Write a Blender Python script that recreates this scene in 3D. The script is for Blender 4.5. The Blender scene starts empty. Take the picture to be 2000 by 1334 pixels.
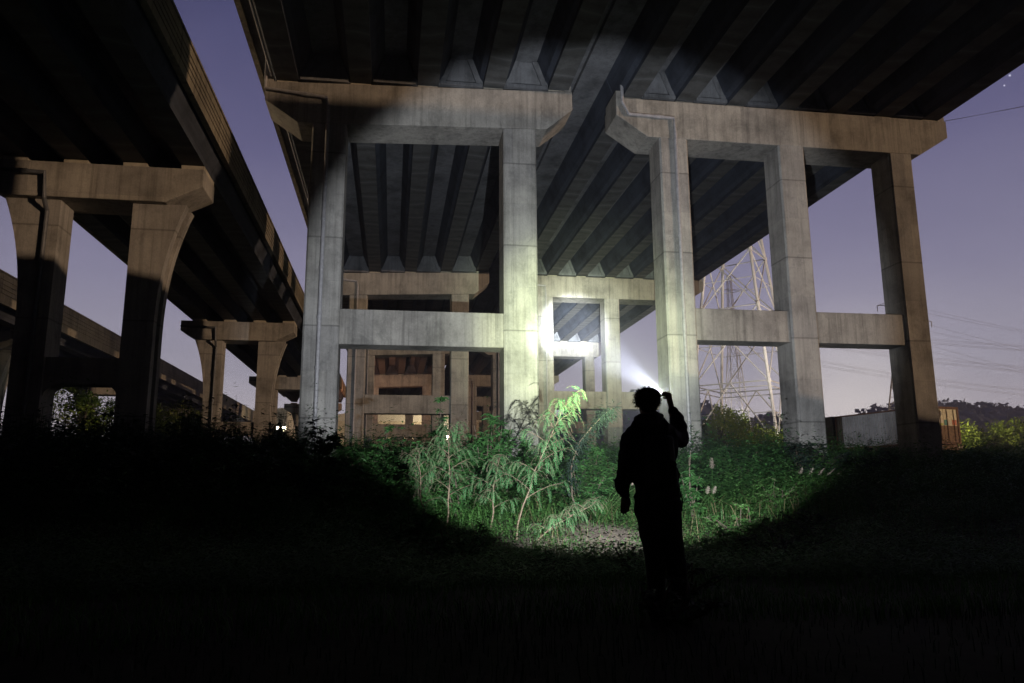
import bpy, bmesh, math, random
from mathutils import Vector, Matrix, noise
R = math.radians
rnd = random.Random(7)
C = bpy.context.scene.collection
sc = bpy.context.scene

# ------------------------------------------------------------------ tagging
def tag(o, label=None, cat=None, group=None, kind=None):
    if label: o['label'] = label
    if cat: o['category'] = cat
    if group: o['group'] = group
    if kind: o['kind'] = kind
    return o
def empty(name, loc=(0, 0, 0), label=None, cat=None, group=None):
    o = bpy.data.objects.new(name, None); C.objects.link(o)
    o.location = loc; o.empty_display_size = 0.2
    return tag(o, label, cat, group)

# ------------------------------------------------------------------ mesh builder
class MB:
    def __init__(s): s.v = []; s.f = []
    def add(s, vs, fs):
        n = len(s.v); s.v.extend(tuple(p) for p in vs); s.f.extend(tuple(i+n for i in f) for f in fs)
    def box(s, x0, x1, y0, y1, z0, z1):
        s.add([(x0,y0,z0),(x1,y0,z0),(x1,y1,z0),(x0,y1,z0),(x0,y0,z1),(x1,y0,z1),(x1,y1,z1),(x0,y1,z1)],
              [(0,3,2,1),(4,5,6,7),(0,1,5,4),(1,2,6,5),(2,3,7,6),(3,0,4,7)])
    def prismY(s, prof, y0, y1):            # prof: list of (x,z); extruded along Y
        n = len(prof)
        vs = [(x,y0,z) for x,z in prof]+[(x,y1,z) for x,z in prof]
        fs = [tuple(range(n)), tuple(reversed(range(n, 2*n)))]
        fs += [(i, i+n, (i+1)%n+n, (i+1)%n) for i in range(n)]
        s.add(vs, fs)
    def prismZ(s, prof, z0, z1, prof2=None):
        n = len(prof); p2 = prof2 or prof
        vs = [(x,y,z0) for x,y in prof]+[(x,y,z1) for x,y in p2]
        fs = [tuple(reversed(range(n))), tuple(range(n, 2*n))]
        fs += [(i, (i+1)%n, (i+1)%n+n, i+n) for i in range(n)]
        s.add(vs, fs)
    def tube(s, pts, rad, n=8, cap=True):
        pts = [Vector(p) for p in pts]
        if not hasattr(rad, '__len__'): rad = [rad]*len(pts)
        rings = []; up = None
        for i, p in enumerate(pts):
            d = (pts[min(i+1, len(pts)-1)]-pts[max(i-1, 0)])
            if d.length < 1e-9: d = Vector((0,0,1))
            d.normalize()
            if up is None:
                up = d.orthogonal().normalized()
            else:
                up = (up - d*up.dot(d))
                if up.length < 1e-6: up = d.orthogonal()
                up.normalize()
            w = d.cross(up)
            rings.append([p+(up*math.cos(2*math.pi*k/n)+w*math.sin(2*math.pi*k/n))*rad[i] for k in range(n)])
        vs = [v for r in rings for v in r]; fs = []
        for i in range(len(pts)-1):
            for k in range(n):
                a = i*n+k; b = i*n+(k+1)%n
                fs.append((a, b, b+n, a+n))
        if cap:
            fs.append(tuple(reversed(range(n)))); fs.append(tuple(range((len(pts)-1)*n, len(pts)*n)))
        s.add(vs, fs)
    def build(s, name, mat, parent=None, smooth=False, loc=None, fix=True):
        me = bpy.data.meshes.new(name); me.from_pydata(s.v, [], s.f); 
        if fix and len(s.f) < 20000:
            bm = bmesh.new(); bm.from_mesh(me); bmesh.ops.recalc_face_normals(bm, faces=bm.faces); bm.to_mesh(me); bm.free()
        if smooth:
            me.polygons.foreach_set('use_smooth', [True]*len(me.polygons))
        me.update()
        o = bpy.data.objects.new(name, me); C.objects.link(o)
        if mat: me.materials.append(mat)
        if parent is not None: o.parent = parent
        if loc is not None: o.location = loc
        return o
def bevel(o, w=0.02, seg=2, ang=30):
    m = o.modifiers.new('bevel', 'BEVEL'); m.width = w; m.segments = seg; m.limit_method = 'ANGLE'; m.angle_limit = R(ang)
    return o

# ------------------------------------------------------------------ materials
def newmat(name):
    m = bpy.data.materials.new(name); m.use_nodes = True
    nt = m.node_tree; b = nt.nodes['Principled BSDF']
    return m, nt, b
def N(nt, t, **kw):
    n = nt.nodes.new(t)
    for k, v in kw.items():
        if k in n.inputs.keys(): n.inputs[k].default_value = v
        else: setattr(n, k, v)
    return n
def ramp(nt, stops):
    n = nt.nodes.new('ShaderNodeValToRGB'); e = n.color_ramp.elements
    while len(e) > 1: e.remove(e[-1])
    e[0].position = stops[0][0]; e[0].color = (*stops[0][1], 1)
    for p, c in stops[1:]:
        q = e.new(p); q.color = (*c, 1)
    return n
def concrete(name, base, stain=0.55, lift=3.6, board=True, horiz=False, blotch=0.6):
    m, nt, b = newmat(name); L = nt.links.new
    geo = N(nt, 'ShaderNodeNewGeometry')
    def mapped(sx, sy, sz):
        mp = N(nt, 'ShaderNodeMapping'); mp.inputs['Scale'].default_value = (sx, sy, sz); L(geo.outputs['Position'], mp.inputs['Vector']); return mp
    a = N(nt, 'ShaderNodeTexNoise', Scale=0.55, Detail=8.0, Roughness=0.68); L(mapped(1,1,1).outputs[0], a.inputs['Vector'])
    st = N(nt, 'ShaderNodeTexNoise', Scale=1.0, Detail=6.0, Roughness=0.75)
    L(mapped(*( (3.0,0.2,3.0) if horiz else (3.6,3.6,0.13))).outputs[0], st.inputs['Vector'])
    fine = N(nt, 'ShaderNodeTexNoise', Scale=14.0, Detail=5.0, Roughness=0.7); L(geo.outputs['Position'], fine.inputs['Vector'])
    r1 = ramp(nt, [(0.30, tuple(c*(1-blotch*0.75) for c in base)), (0.52, base), (0.75, tuple(min(1, c*1.22) for c in base))]); L(a.outputs['Fac'], r1.inputs[0])
    r2 = ramp(nt, [(0.34, (1-stain,)*3), (0.50, (0.92,)*3), (0.7, (1.12,)*3)]); L(st.outputs['Fac'], r2.inputs[0])
    mx = N(nt, 'ShaderNodeMixRGB', blend_type='MULTIPLY'); mx.inputs[0].default_value = 0.75
    L(r1.outputs[0], mx.inputs[1]); L(r2.outputs[0], mx.inputs[2])
    r3 = ramp(nt, [(0.3, (0.78,)*3), (0.6, (1.08,)*3)]); L(fine.outputs['Fac'], r3.inputs[0])
    mx2 = N(nt, 'ShaderNodeMixRGB', blend_type='MULTIPLY'); mx2.inputs[0].default_value = 0.6
    L(mx.outputs[0], mx2.inputs[1]); L(r3.outputs[0], mx2.inputs[2])
    out = mx2.outputs[0]
    # pour joints (thin dark lines) every `lift` metres, wobbling slightly
    sep = N(nt, 'ShaderNodeSeparateXYZ'); L(geo.outputs['Position'], sep.inputs[0])
    if lift:
        wob = N(nt, 'ShaderNodeMath', operation='MULTIPLY_ADD'); wob.inputs[1].default_value = 0.05; L(a.outputs['Fac'], wob.inputs[0]); L(sep.outputs['Z'], wob.inputs[2])
        md = N(nt, 'ShaderNodeMath', operation='PINGPONG'); md.inputs[1].default_value = lift/2; L(wob.outputs[0], md.inputs[0])
        rr = ramp(nt, [(0.0, (0.35,)*3), (0.028, (0.8,)*3), (0.06, (1,)*3)]); L(md.outputs[0], rr.inputs[0])
        mx3 = N(nt, 'ShaderNodeMixRGB', blend_type='MULTIPLY'); mx3.inputs[0].default_value = 0.8
        L(out, mx3.inputs[1]); L(rr.outputs[0], mx3.inputs[2]); out = mx3.outputs[0]
    if board:
        xy = N(nt, 'ShaderNodeMath', operation='ADD'); L(sep.outputs['X'], xy.inputs[0]); L(sep.outputs['Y'], xy.inputs[1])
        cb = N(nt, 'ShaderNodeCombineXYZ'); L(xy.outputs[0], cb.inputs['X']); L(sep.outputs['Z'], cb.inputs['Y'])
        bk = N(nt, 'ShaderNodeTexBrick', Scale=1.0, offset=0.5); bk.inputs['Brick Width'].default_value = 1.22 if lift else 2.44; bk.inputs['Row Height'].default_value = 1.8 if lift else 6.0
        bk.inputs['Mortar Size'].default_value = 0.006; bk.inputs['Mortar Smooth'].default_value = 0.3; bk.inputs['Bias'].default_value = 0
        bk.inputs['Color1'].default_value = (0.84,0.84,0.85,1); bk.inputs['Color2'].default_value = (1.1,1.09,1.06,1); bk.inputs['Mortar'].default_value = (0.62,0.62,0.62,1); L(cb.outputs[0], bk.inputs['Vector'])
        mx4 = N(nt, 'ShaderNodeMixRGB', blend_type='MULTIPLY'); mx4.inputs[0].default_value = 0.8; L(out, mx4.inputs[1]); L(bk.outputs['Color'], mx4.inputs[2]); out = mx4.outputs[0]
        # dark blotches of damp and mould with ragged edges
        dn = N(nt, 'ShaderNodeTexNoise', Scale=0.9, Detail=10.0, Roughness=0.78, Distortion=0.6); L(mapped(1,1,0.6).outputs[0], dn.inputs['Vector'])
        dr = ramp(nt, [(0.52, (1,)*3), (0.62, (0.70,0.71,0.72)), (0.72, (0.5,0.51,0.52))]); L(dn.outputs['Fac'], dr.inputs[0])
        mx5 = N(nt, 'ShaderNodeMixRGB', blend_type='MULTIPLY'); mx5.inputs[0].default_value = 0.8; L(out, mx5.inputs[1]); L(dr.outputs[0], mx5.inputs[2]); out = mx5.outputs[0]
    L(out, b.inputs['Base Color']); b.inputs['Roughness'].default_value = 0.88
    b.inputs['Specular IOR Level'].default_value = 0.3
    # board marks + grain
    bp = N(nt, 'ShaderNodeBump', Strength=0.35, Distance=0.02)
    hsum = N(nt, 'ShaderNodeMath', operation='ADD'); L(fine.outputs['Fac'], hsum.inputs[0]); L(st.outputs['Fac'], hsum.inputs[1])
    L(hsum.outputs[0], bp.inputs['Height']); L(bp.outputs[0], b.inputs['Normal'])
    return m
M = {}
M['pier'] = concrete('pier_concrete', (0.36, 0.355, 0.35), stain=0.45)
M['cap'] = concrete('cap_concrete', (0.35, 0.34, 0.325), stain=0.55, lift=0)
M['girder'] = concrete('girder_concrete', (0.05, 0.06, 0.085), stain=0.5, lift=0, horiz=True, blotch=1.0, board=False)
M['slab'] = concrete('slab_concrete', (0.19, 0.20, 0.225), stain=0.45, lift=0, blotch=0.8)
M['parapet'] = concrete('parapet_concrete', (0.26, 0.235, 0.19), stain=0.8, lift=0)
M['bearing'] = concrete('bearing_concrete', (0.5, 0.47, 0.40), stain=0.2, lift=0)

# girder underside: rows of rectangular damp stains along the beam
def girder_flange():
    m, nt, b = newmat('girder_soffit_stained'); L = nt.links.new
    geo = N(nt, 'ShaderNodeNewGeometry'); sp = N(nt, 'ShaderNodeSeparateXYZ'); L(geo.outputs['Position'], sp.inputs[0])
    lo = N(nt, 'ShaderNodeTexNoise', Scale=0.35, Detail=2.0); L(geo.outputs['Position'], lo.inputs['Vector'])
    oi = N(nt, 'ShaderNodeObjectInfo'); y0 = N(nt, 'ShaderNodeMath', operation='MULTIPLY_ADD'); y0.inputs[1].default_value = 9.0; L(oi.outputs['Random'], y0.inputs[0]); L(sp.outputs['Y'], y0.inputs[2])
    y = N(nt, 'ShaderNodeMath', operation='MULTIPLY_ADD'); y.inputs[1].default_value = 1.6; L(lo.outputs['Fac'], y.inputs[0]); L(y0.outputs[0], y.inputs[2])
    pp = N(nt, 'ShaderNodeMath', operation='PINGPONG'); pp.inputs[1].default_value = 1.15; L(y.outputs[0], pp.inputs[0])
    no = N(nt, 'ShaderNodeTexNoise', Scale=1.6, Detail=10.0, Roughness=0.78); L(geo.outputs['Position'], no.inputs['Vector'])
    ad = N(nt, 'ShaderNodeMath', operation='MULTIPLY_ADD'); ad.inputs[1].default_value = 0.5; L(no.outputs['Fac'], ad.inputs[0]); L(pp.outputs[0], ad.inputs[2])
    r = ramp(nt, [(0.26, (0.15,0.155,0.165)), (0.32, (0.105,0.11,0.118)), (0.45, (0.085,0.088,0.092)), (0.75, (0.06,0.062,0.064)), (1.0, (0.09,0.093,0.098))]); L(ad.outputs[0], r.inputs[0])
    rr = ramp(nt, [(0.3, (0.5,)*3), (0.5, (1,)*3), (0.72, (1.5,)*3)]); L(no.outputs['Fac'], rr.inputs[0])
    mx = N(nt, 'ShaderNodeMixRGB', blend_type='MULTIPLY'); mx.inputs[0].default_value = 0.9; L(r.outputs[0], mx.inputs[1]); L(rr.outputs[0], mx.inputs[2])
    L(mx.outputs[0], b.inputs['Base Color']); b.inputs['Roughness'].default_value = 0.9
    return m
M['flange'] = girder_flange()

def plain(name, col, rough=0.6, metal=0.0, var=0.25, scale=6.0, bump=0.0):
    m, nt, b = newmat(name); L = nt.links.new
    tc = N(nt, 'ShaderNodeTexCoord'); no = N(nt, 'ShaderNodeTexNoise', Scale=scale, Detail=5.0, Roughness=0.65); L(tc.outputs['Object'], no.inputs['Vector'])
    r = ramp(nt, [(0.3, tuple(c*(1-var) for c in col)), (0.7, tuple(min(1, c*(1+var)) for c in col))]); L(no.outputs['Fac'], r.inputs[0])
    L(r.outputs[0], b.inputs['Base Color']); b.inputs['Roughness'].default_value = rough; b.inputs['Metallic'].default_value = metal
    if bump:
        bp = N(nt, 'ShaderNodeBump', Strength=bump, Distance=0.02); L(no.outputs['Fac'], bp.inputs['Height']); L(bp.outputs[0], b.inputs['Normal'])
    return m
M['pipe'] = plain('grey_plastic_pipe', (0.33, 0.33, 0.36), 0.45)
M['pipe_dark'] = plain('dark_drain_pipe', (0.10, 0.11, 0.13), 0.5)
M['steel'] = plain('galvanised_steel', (0.80, 0.77, 0.76), 0.55, 0.0, var=0.1)
M['wire'] = plain('power_cable', (0.42, 0.40, 0.42), 0.6)
def earth():
    m, nt, b = newmat('shade_dark_earth_with_sandy_patch'); L = nt.links.new
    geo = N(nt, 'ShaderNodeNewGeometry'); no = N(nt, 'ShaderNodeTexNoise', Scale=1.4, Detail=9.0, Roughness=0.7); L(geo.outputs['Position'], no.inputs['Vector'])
    r = ramp(nt, [(0.3, (0.010,0.009,0.008)), (0.7, (0.030,0.026,0.021))]); L(no.outputs['Fac'], r.inputs[0])  # soil tone carries the unlit foreground's darkness; the sandy patch stays pale
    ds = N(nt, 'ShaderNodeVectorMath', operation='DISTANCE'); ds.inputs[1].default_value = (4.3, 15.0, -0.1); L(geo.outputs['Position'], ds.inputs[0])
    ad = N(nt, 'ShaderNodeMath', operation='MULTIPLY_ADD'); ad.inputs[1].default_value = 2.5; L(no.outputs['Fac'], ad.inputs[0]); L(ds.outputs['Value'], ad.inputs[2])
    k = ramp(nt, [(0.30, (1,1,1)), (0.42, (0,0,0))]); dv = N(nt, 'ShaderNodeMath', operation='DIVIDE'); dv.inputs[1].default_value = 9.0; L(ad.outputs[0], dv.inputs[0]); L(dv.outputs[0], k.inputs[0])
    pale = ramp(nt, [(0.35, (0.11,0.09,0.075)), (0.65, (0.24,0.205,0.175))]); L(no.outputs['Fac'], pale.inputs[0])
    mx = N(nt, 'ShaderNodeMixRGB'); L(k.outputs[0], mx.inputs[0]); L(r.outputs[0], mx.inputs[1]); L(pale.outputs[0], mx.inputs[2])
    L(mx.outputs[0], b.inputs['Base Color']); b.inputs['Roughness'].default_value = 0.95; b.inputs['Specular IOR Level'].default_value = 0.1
    bp = N(nt, 'ShaderNodeBump', Strength=0.6, Distance=0.05); L(no.outputs['Fac'], bp.inputs['Height']); L(bp.outputs[0], b.inputs['Normal'])
    return m
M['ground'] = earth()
M['cloth'] = plain('dark_jacket_cloth', (0.018, 0.018, 0.024), 0.9, bump=0.4, scale=25)
M['trouser'] = plain('dark_trouser_cloth', (0.012, 0.012, 0.013), 0.95)
M['pack'] = plain('black_backpack_nylon', (0.012, 0.012, 0.014), 0.7)
M['hair'] = plain('black_hair', (0.012, 0.010, 0.009), 0.6)
M['skin'] = plain('skin', (0.33, 0.19, 0.13), 0.6, var=0.08)
M['shoe'] = plain('dark_shoe', (0.03, 0.03, 0.035), 0.6)
M['torch'] = plain('black_anodised_torch', (0.02, 0.02, 0.022), 0.35, 0.7)
M['bark'] = plain('pale_bark', (0.13, 0.095, 0.065), 0.9, var=0.4, scale=20)
M['bark_dark'] = plain('dark_bark', (0.07, 0.055, 0.04), 0.9, var=0.4, scale=20)
M['plume'] = plain('silver_grass_plume', (0.30, 0.25, 0.21), 0.9)
M['tent'] = plain('white_membrane', (0.75, 0.73, 0.66), 0.7, var=0.08)
M['wall'] = plain('pale_render', (0.68, 0.62, 0.5), 0.9, var=0.15, scale=0.6)
def leafmat(name, c0, c1, trans=0.25, scale=1.6):
    m, nt, b = newmat(name); L = nt.links.new
    geo = N(nt, 'ShaderNodeNewGeometry'); no = N(nt, 'ShaderNodeTexNoise', Scale=scale, Detail=4.0); L(geo.outputs['Position'], no.inputs['Vector'])
    ra = N(nt, 'ShaderNodeMath', operation='MULTIPLY_ADD'); ra.inputs[1].default_value = 0.35
    L(geo.outputs['Random Per Island'], ra.inputs[0])
    sub = N(nt, 'ShaderNodeMath', operation='SUBTRACT'); sub.inputs[1].default_value = 0.17; L(no.outputs['Fac'], sub.inputs[0]); L(sub.outputs[0], ra.inputs[2])
    r = ramp(nt, [(0.25, c0), (0.75, c1)]); L(ra.outputs[0], r.inputs[0])
    L(r.outputs[0], b.inputs['Base Color']); b.inputs['Roughness'].default_value = 0.55; b.inputs['Specular IOR Level'].default_value = 0.35
    tr = N(nt, 'ShaderNodeBsdfTranslucent'); L(r.outputs[0], tr.inputs['Color'])
    mx = N(nt, 'ShaderNodeMixShader'); mx.inputs[0].default_value = trans
    L(b.outputs[0], mx.inputs[1]); L(tr.outputs[0], mx.inputs[2]); L(mx.outputs[0], nt.nodes['Material Output'].inputs[0])
    return m
M['feather'] = leafmat('feathery_leaf', (0.035, 0.14, 0.05), (0.11, 0.29, 0.11))
M['broad'] = leafmat('broad_leaf', (0.02, 0.07, 0.02), (0.06, 0.17, 0.045))
M['broad_dark'] = leafmat('dark_broad_leaf', (0.012, 0.025, 0.02), (0.03, 0.05, 0.035))  # near-black leaf copy, holds the shade of silhouettes and unlit grass
M['grass'] = leafmat('grass_blade', (0.02, 0.075, 0.016), (0.075, 0.18, 0.04))
M['drygrass'] = leafmat('dry_grass_blade', (0.10, 0.09, 0.045), (0.22, 0.18, 0.10))
M['weed'] = leafmat('weed_leaf', (0.03, 0.10, 0.025), (0.10, 0.23, 0.06))
M['tree'] = leafmat('tree_leaf', (0.08, 0.13, 0.02), (0.24, 0.30, 0.05), scale=0.4)
M['hilltree'] = leafmat('haze_toned_hill_forest', (0.14, 0.15, 0.19), (0.22, 0.23, 0.27), scale=0.1)  # pale blue-grey haze put into the leaf colour

# ------------------------------------------------------------------ terrain
TER = [(-80, 0.1), (5, 0.0), (8, -0.12), (10.5, -0.30), (14, -0.22), (18, 0.25), (24, 1.0), (30, 1.7), (45, 2.6), (60, 3.2), (90, 4.8), (150, 6.5), (400, 9)]
def hz(x, y):
    z = TER[0][1]
    for (a, za), (b, zb) in zip(TER, TER[1:]):
        if y <= b:
            t = max(0, (y-a)/(b-a)); t2 = t*t*(3-2*t)*0.5+t*0.5; z = za+(zb-za)*t2; break
    else: z = TER[-1][1]
    n = noise.noise(Vector((x*0.25, y*0.25, 3.1)))*0.10+noise.noise(Vector((x*1.1, y*1.1, 7)))*0.03
    return z+n
def build_ground():
    mb = MB()
    xs = [-600,-400,-250,-160,-110,-80,-60,-45,-36]+[-30+i*1.5 for i in range(15)]+[-7.5+i*0.5 for i in range(55)]+[20+i*1.5 for i in range(20)]+[52,60,75,95,120,160,220,300,420,600]
    ys = [-120,-80,-50,-30,-15,-6,-2]+[i*0.5 for i in range(0,70)]+[35+i*1.5 for i in range(30)]+[82,90,100,115,130,150,175,210,260,330,420,600]
    for y in ys:
        for x in xs: mb.v.append((x, y, hz(x, y)))
    w = len(xs)
    for j in range(len(ys)-1):
        for i in range(w-1): a = j*w+i; mb.f.append((a, a+1, a+1+w, a+w))
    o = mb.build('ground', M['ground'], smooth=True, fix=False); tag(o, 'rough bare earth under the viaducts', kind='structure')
build_ground()

# ------------------------------------------------------------------ hills
def hill(name, base, ridge, label):
    """base: y distance; ridge: list of (x, z) crest; sloping body with a tree-ragged crest"""
    mb = MB(); rr = random.Random(len(name)+int(base))
    xs = []; x = ridge[0][0]
    while x < ridge[-1][0]: xs.append(x); x += 2.2
    def zr(x):
        for (a, za), (b, zb) in zip(ridge, ridge[1:]):
            if x <= b: t = (x-a)/(b-a); t = t*t*(3-2*t); return za+(zb-za)*t
        return ridge[-1][1]
    rows = 14
    for j in range(rows+1):
        t = j/rows
        for x in xs:
            z = zr(x)*math.sin(t*math.pi/2)
            z += (noise.noise(Vector((x*0.05, t*5, base)))*3+noise.noise(Vector((x*0.35, t*14, base+9)))*1.6+abs(noise.noise(Vector((x*0.9, t*31, 5))))*1.8)*min(1, t*3)
            mb.v.append((x+noise.noise(Vector((x, t*9, 1)))*1.0, base+t*70, z+3*(1-t)))
    w = len(xs)
    for j in range(rows):
        for i in range(w-1): a = j*w+i; mb.f.append((a, a+1, a+1+w, a+w))
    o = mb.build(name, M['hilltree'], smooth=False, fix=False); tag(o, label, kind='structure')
    # forest clumps on the crest and slope
    lf = MB()
    for i in range(900):
        x = rr.uniform(xs[0], xs[-1]); t = rr.choice([1, 1, rr.random()])
        z = zr(x)*math.sin(t*math.pi/2)+rr.uniform(0, 3); s = rr.uniform(1.2, 3.0)
        c = Vector((x, base+t*70, z))
        for k in range(7):
            d = Vector((rr.gauss(0,1), rr.gauss(0,1), rr.gauss(0,1.3))).normalized()*s*rr.uniform(0.5,1)
            p = c+d; q = Vector((rr.gauss(0,1), rr.gauss(0,1), rr.gauss(0,1))).normalized()*s*0.5; w2 = q.orthogonal().normalized()*s*0.4
            lf.add([p-q, p+w2, p+q, p-w2], [(0,1,2,3)])
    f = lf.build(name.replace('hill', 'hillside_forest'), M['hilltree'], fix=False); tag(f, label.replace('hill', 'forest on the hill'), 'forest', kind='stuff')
hill('hill_right', 240, [(165, 14), (190, 20), (210, 31), (232, 34), (262, 33), (300, 30), (360, 20)], 'misty dark hill at the right horizon')
hill('hill_middle', 230, [(40, 12), (80, 30), (105, 36), (128, 30), (145, 23), (158, 27), (170, 21), (186, 16)], 'misty wooded hill beyond the electricity pylons')

# ------------------------------------------------------------------ piers
BENT_Y = [-57, -28, 1, 30, 58.9, 87, 115.5]
def chamfer_rect(x0, x1, y0, y1, c=0.07):
    return [(x0+c,y0),(x1-c,y0),(x1,y0+c),(x1,y1-c),(x1-c,y1),(x0+c,y1),(x0,y1-c),(x0,y0+c)]
def shear(mb, f):
    mb.v = [(x, y, z+f(x)) for x, y, z in mb.v]
def copy_tree(o, parent=None):
    c = o.copy(); C.objects.link(c)
    if parent is not None: c.parent = parent; c.matrix_parent_inverse = o.matrix_parent_inverse.copy()
    for ch in list(o.children): copy_tree(ch, c)
    return c
def drain(parent, pts, rad=0.075, mat='pipe'):
    mb = MB(); mb.tube(pts, rad, 10)
    for a, b in zip(pts, pts[1:]):
        a = Vector(a); b = Vector(b); L_ = (b-a).length
        if L_ > 2:
            k = int(L_/1.9)
            for i in range(1, k+1):
                p = a+(b-a)*(i/(k+0.5)); d = (b-a).normalized()
                mb.tube([p-d*0.05, p+d*0.05], rad*1.3, 10)
                if i % 3 == 1: mb.tube([p-d*0.22, p+d*0.22], rad*1.16, 10)
    return mb.build('drain_pipe', M[mat], parent, smooth=False)
def pier_left():
    root = empty('viaduct_pier')
    sh = lambda x: 0.042*(x-7.3)
    for x0, x1 in ((-3.53, -2.15), (4.38, 5.79)):
        mb = MB(); mb.prismZ(chamfer_rect(x0, x1, 0.0, 1.45), -1.5, 16.06)
        mb.v = [(x, y, z+(sh(x) if z > 5 else 0)) for x, y, z in mb.v]
        mb.build('pillar', M['pier'], root)
    mb = MB(); mb.prismY([(-5.45,17.86),(-5.45,17.05),(-4.1,16.08),(6.25,16.08),(7.4,17.0),(7.4,17.84)], -0.03, 1.80); 
    mb.v = [(x, y, z+sh(x)) for x, y, z in mb.v]
    bevel(mb.build('cap_beam', M['cap'], root), 0.03)
    mb = MB(); mb.box(7.08, 7.37, 0.05, 1.7, 17.83, 18.15); mb.build('cap_upstand', M['cap'], root)
    mb = MB(); mb.box(-5.42, -5.15, 0.05, 1.7, 17.30, 17.62); mb.build('cap_upstand', M['cap'], root)
    mb = MB(); mb.box(-2.152, 4.382, 0.12, 1.25, 6.48, 7.90); bevel(mb.build('cross_beam', M['cap'], root), 0.03)
    for gx in (-5.05, -2.07, 0.71, 3.52, 6.36):
        mb = MB(); mb.box(gx+0.02, gx+0.86, 0.12, 1.65, 17.83, 17.98); mb.v = [(x, y, z+sh(gx+.4)) for x, y, z in mb.v]; mb.build('bearing_plinth', M['bearing'], root)
    drain(root, [(-5.42,-0.14,18.9),(-5.42,-0.14,16.95),(-2.95,-0.14,16.72),(-2.9,-0.12,16.3),(-2.9,-0.10,15.5),(-2.9,-0.10,0.5)])
    return root
def pier_right():
    root = empty('viaduct_pier')
    for x0, x1 in ((11.3, 12.6), (16.88, 18.13), (22.35, 23.5)):
        mb = MB(); mb.prismZ(chamfer_rect(x0, x1, 0.0, 1.45), -1.5, 16.0); mb.build('pillar', M['pier'], root)
    mb = MB(); mb.prismY([(9.37,17.76),(9.37,16.93),(10.75,16.0),(23.9,16.0),(25.45,16.95),(25.45,17.76)], -0.03, 1.80); bevel(mb.build('cap_beam', M['cap'], root), 0.03)
    mb = MB(); mb.box(25.1, 25.42, 0.05, 1.7, 17.75, 18.17); mb.build('cap_upstand', M['cap'], root)
    mb = MB(); mb.box(9.40, 9.62, 0.05, 1.7, 17.75, 18.12); mb.build('cap_upstand', M['cap'], root)
    for x0, x1 in ((12.598, 16.882), (18.128, 22.352)):
        mb = MB(); mb.box(x0, x1, 0.12, 1.25, 7.0, 8.38); bevel(mb.build('cross_beam', M['cap'], root), 0.03)
    for i in range(7):
        gx = 9.73+2.43*i
        mb = MB(); mb.box(gx+0.02, gx+0.82, 0.12, 1.65, 17.75, 17.90); mb.build('bearing_plinth', M['bearing'], root)
    drain(root, [(9.62,-0.14,18.9),(9.62,-0.14,17.5),(9.9,-0.14,16.95),(11.95,-0.14,16.9),(12.0,-0.12,16.2),(12.0,-0.10,15.5),(12.0,-0.10,0.5)])
    return root
pl = pier_left(); pr = pier_right()
side_names = ['nearest, behind the camera']
def pos_word(i):
    return {3: 'nearest in view', 4: 'second row', 5: 'third row', 6: 'fourth row'}.get(i)
NEARW = {0: 'two rows behind', 1: 'behind', 2: 'overhead', 3: 'nearest', 4: 'second', 5: 'third', 6: 'fourth'}
used = False
LBL_L = {2: 'two-legged concrete pier just behind the camera', 3: 'nearest two-legged concrete pier, its top in shadow and its lower beam torch lit', 4: 'two-legged concrete pier of the second row, behind the bushes', 5: 'two-legged concrete pier of the third row, seen below the second cap', 6: 'farthest two-legged concrete pier, lit reddish from beyond', 1: 'two-legged concrete pier far behind the camera', 0: 'two-legged concrete pier farthest behind the camera'}
LBL_R = {2: 'three-legged concrete pier just behind the camera', 3: 'nearest three-legged concrete pier with a grey drain pipe, right of the person', 4: 'three-legged concrete pier of the second row, brightest in the torch beam', 5: 'three-legged concrete pier of the third row, bleached by the beam', 6: 'farthest three-legged concrete pier below the deck', 1: 'three-legged concrete pier far behind the camera', 0: 'three-legged concrete pier farthest behind the camera'}
for i, by in enumerate(BENT_Y):
    if i < 1: continue
    for src, LB, first in ((pl, LBL_L, i == 1), (pr, LBL_R, i == 1)):
        o = src if first else copy_tree(src)
        o.location = (0, by, 0 if i < 4 else 0)
        tag(o, LB[i], 'bridge pier', 'concrete piers carrying the wide viaduct')

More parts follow.
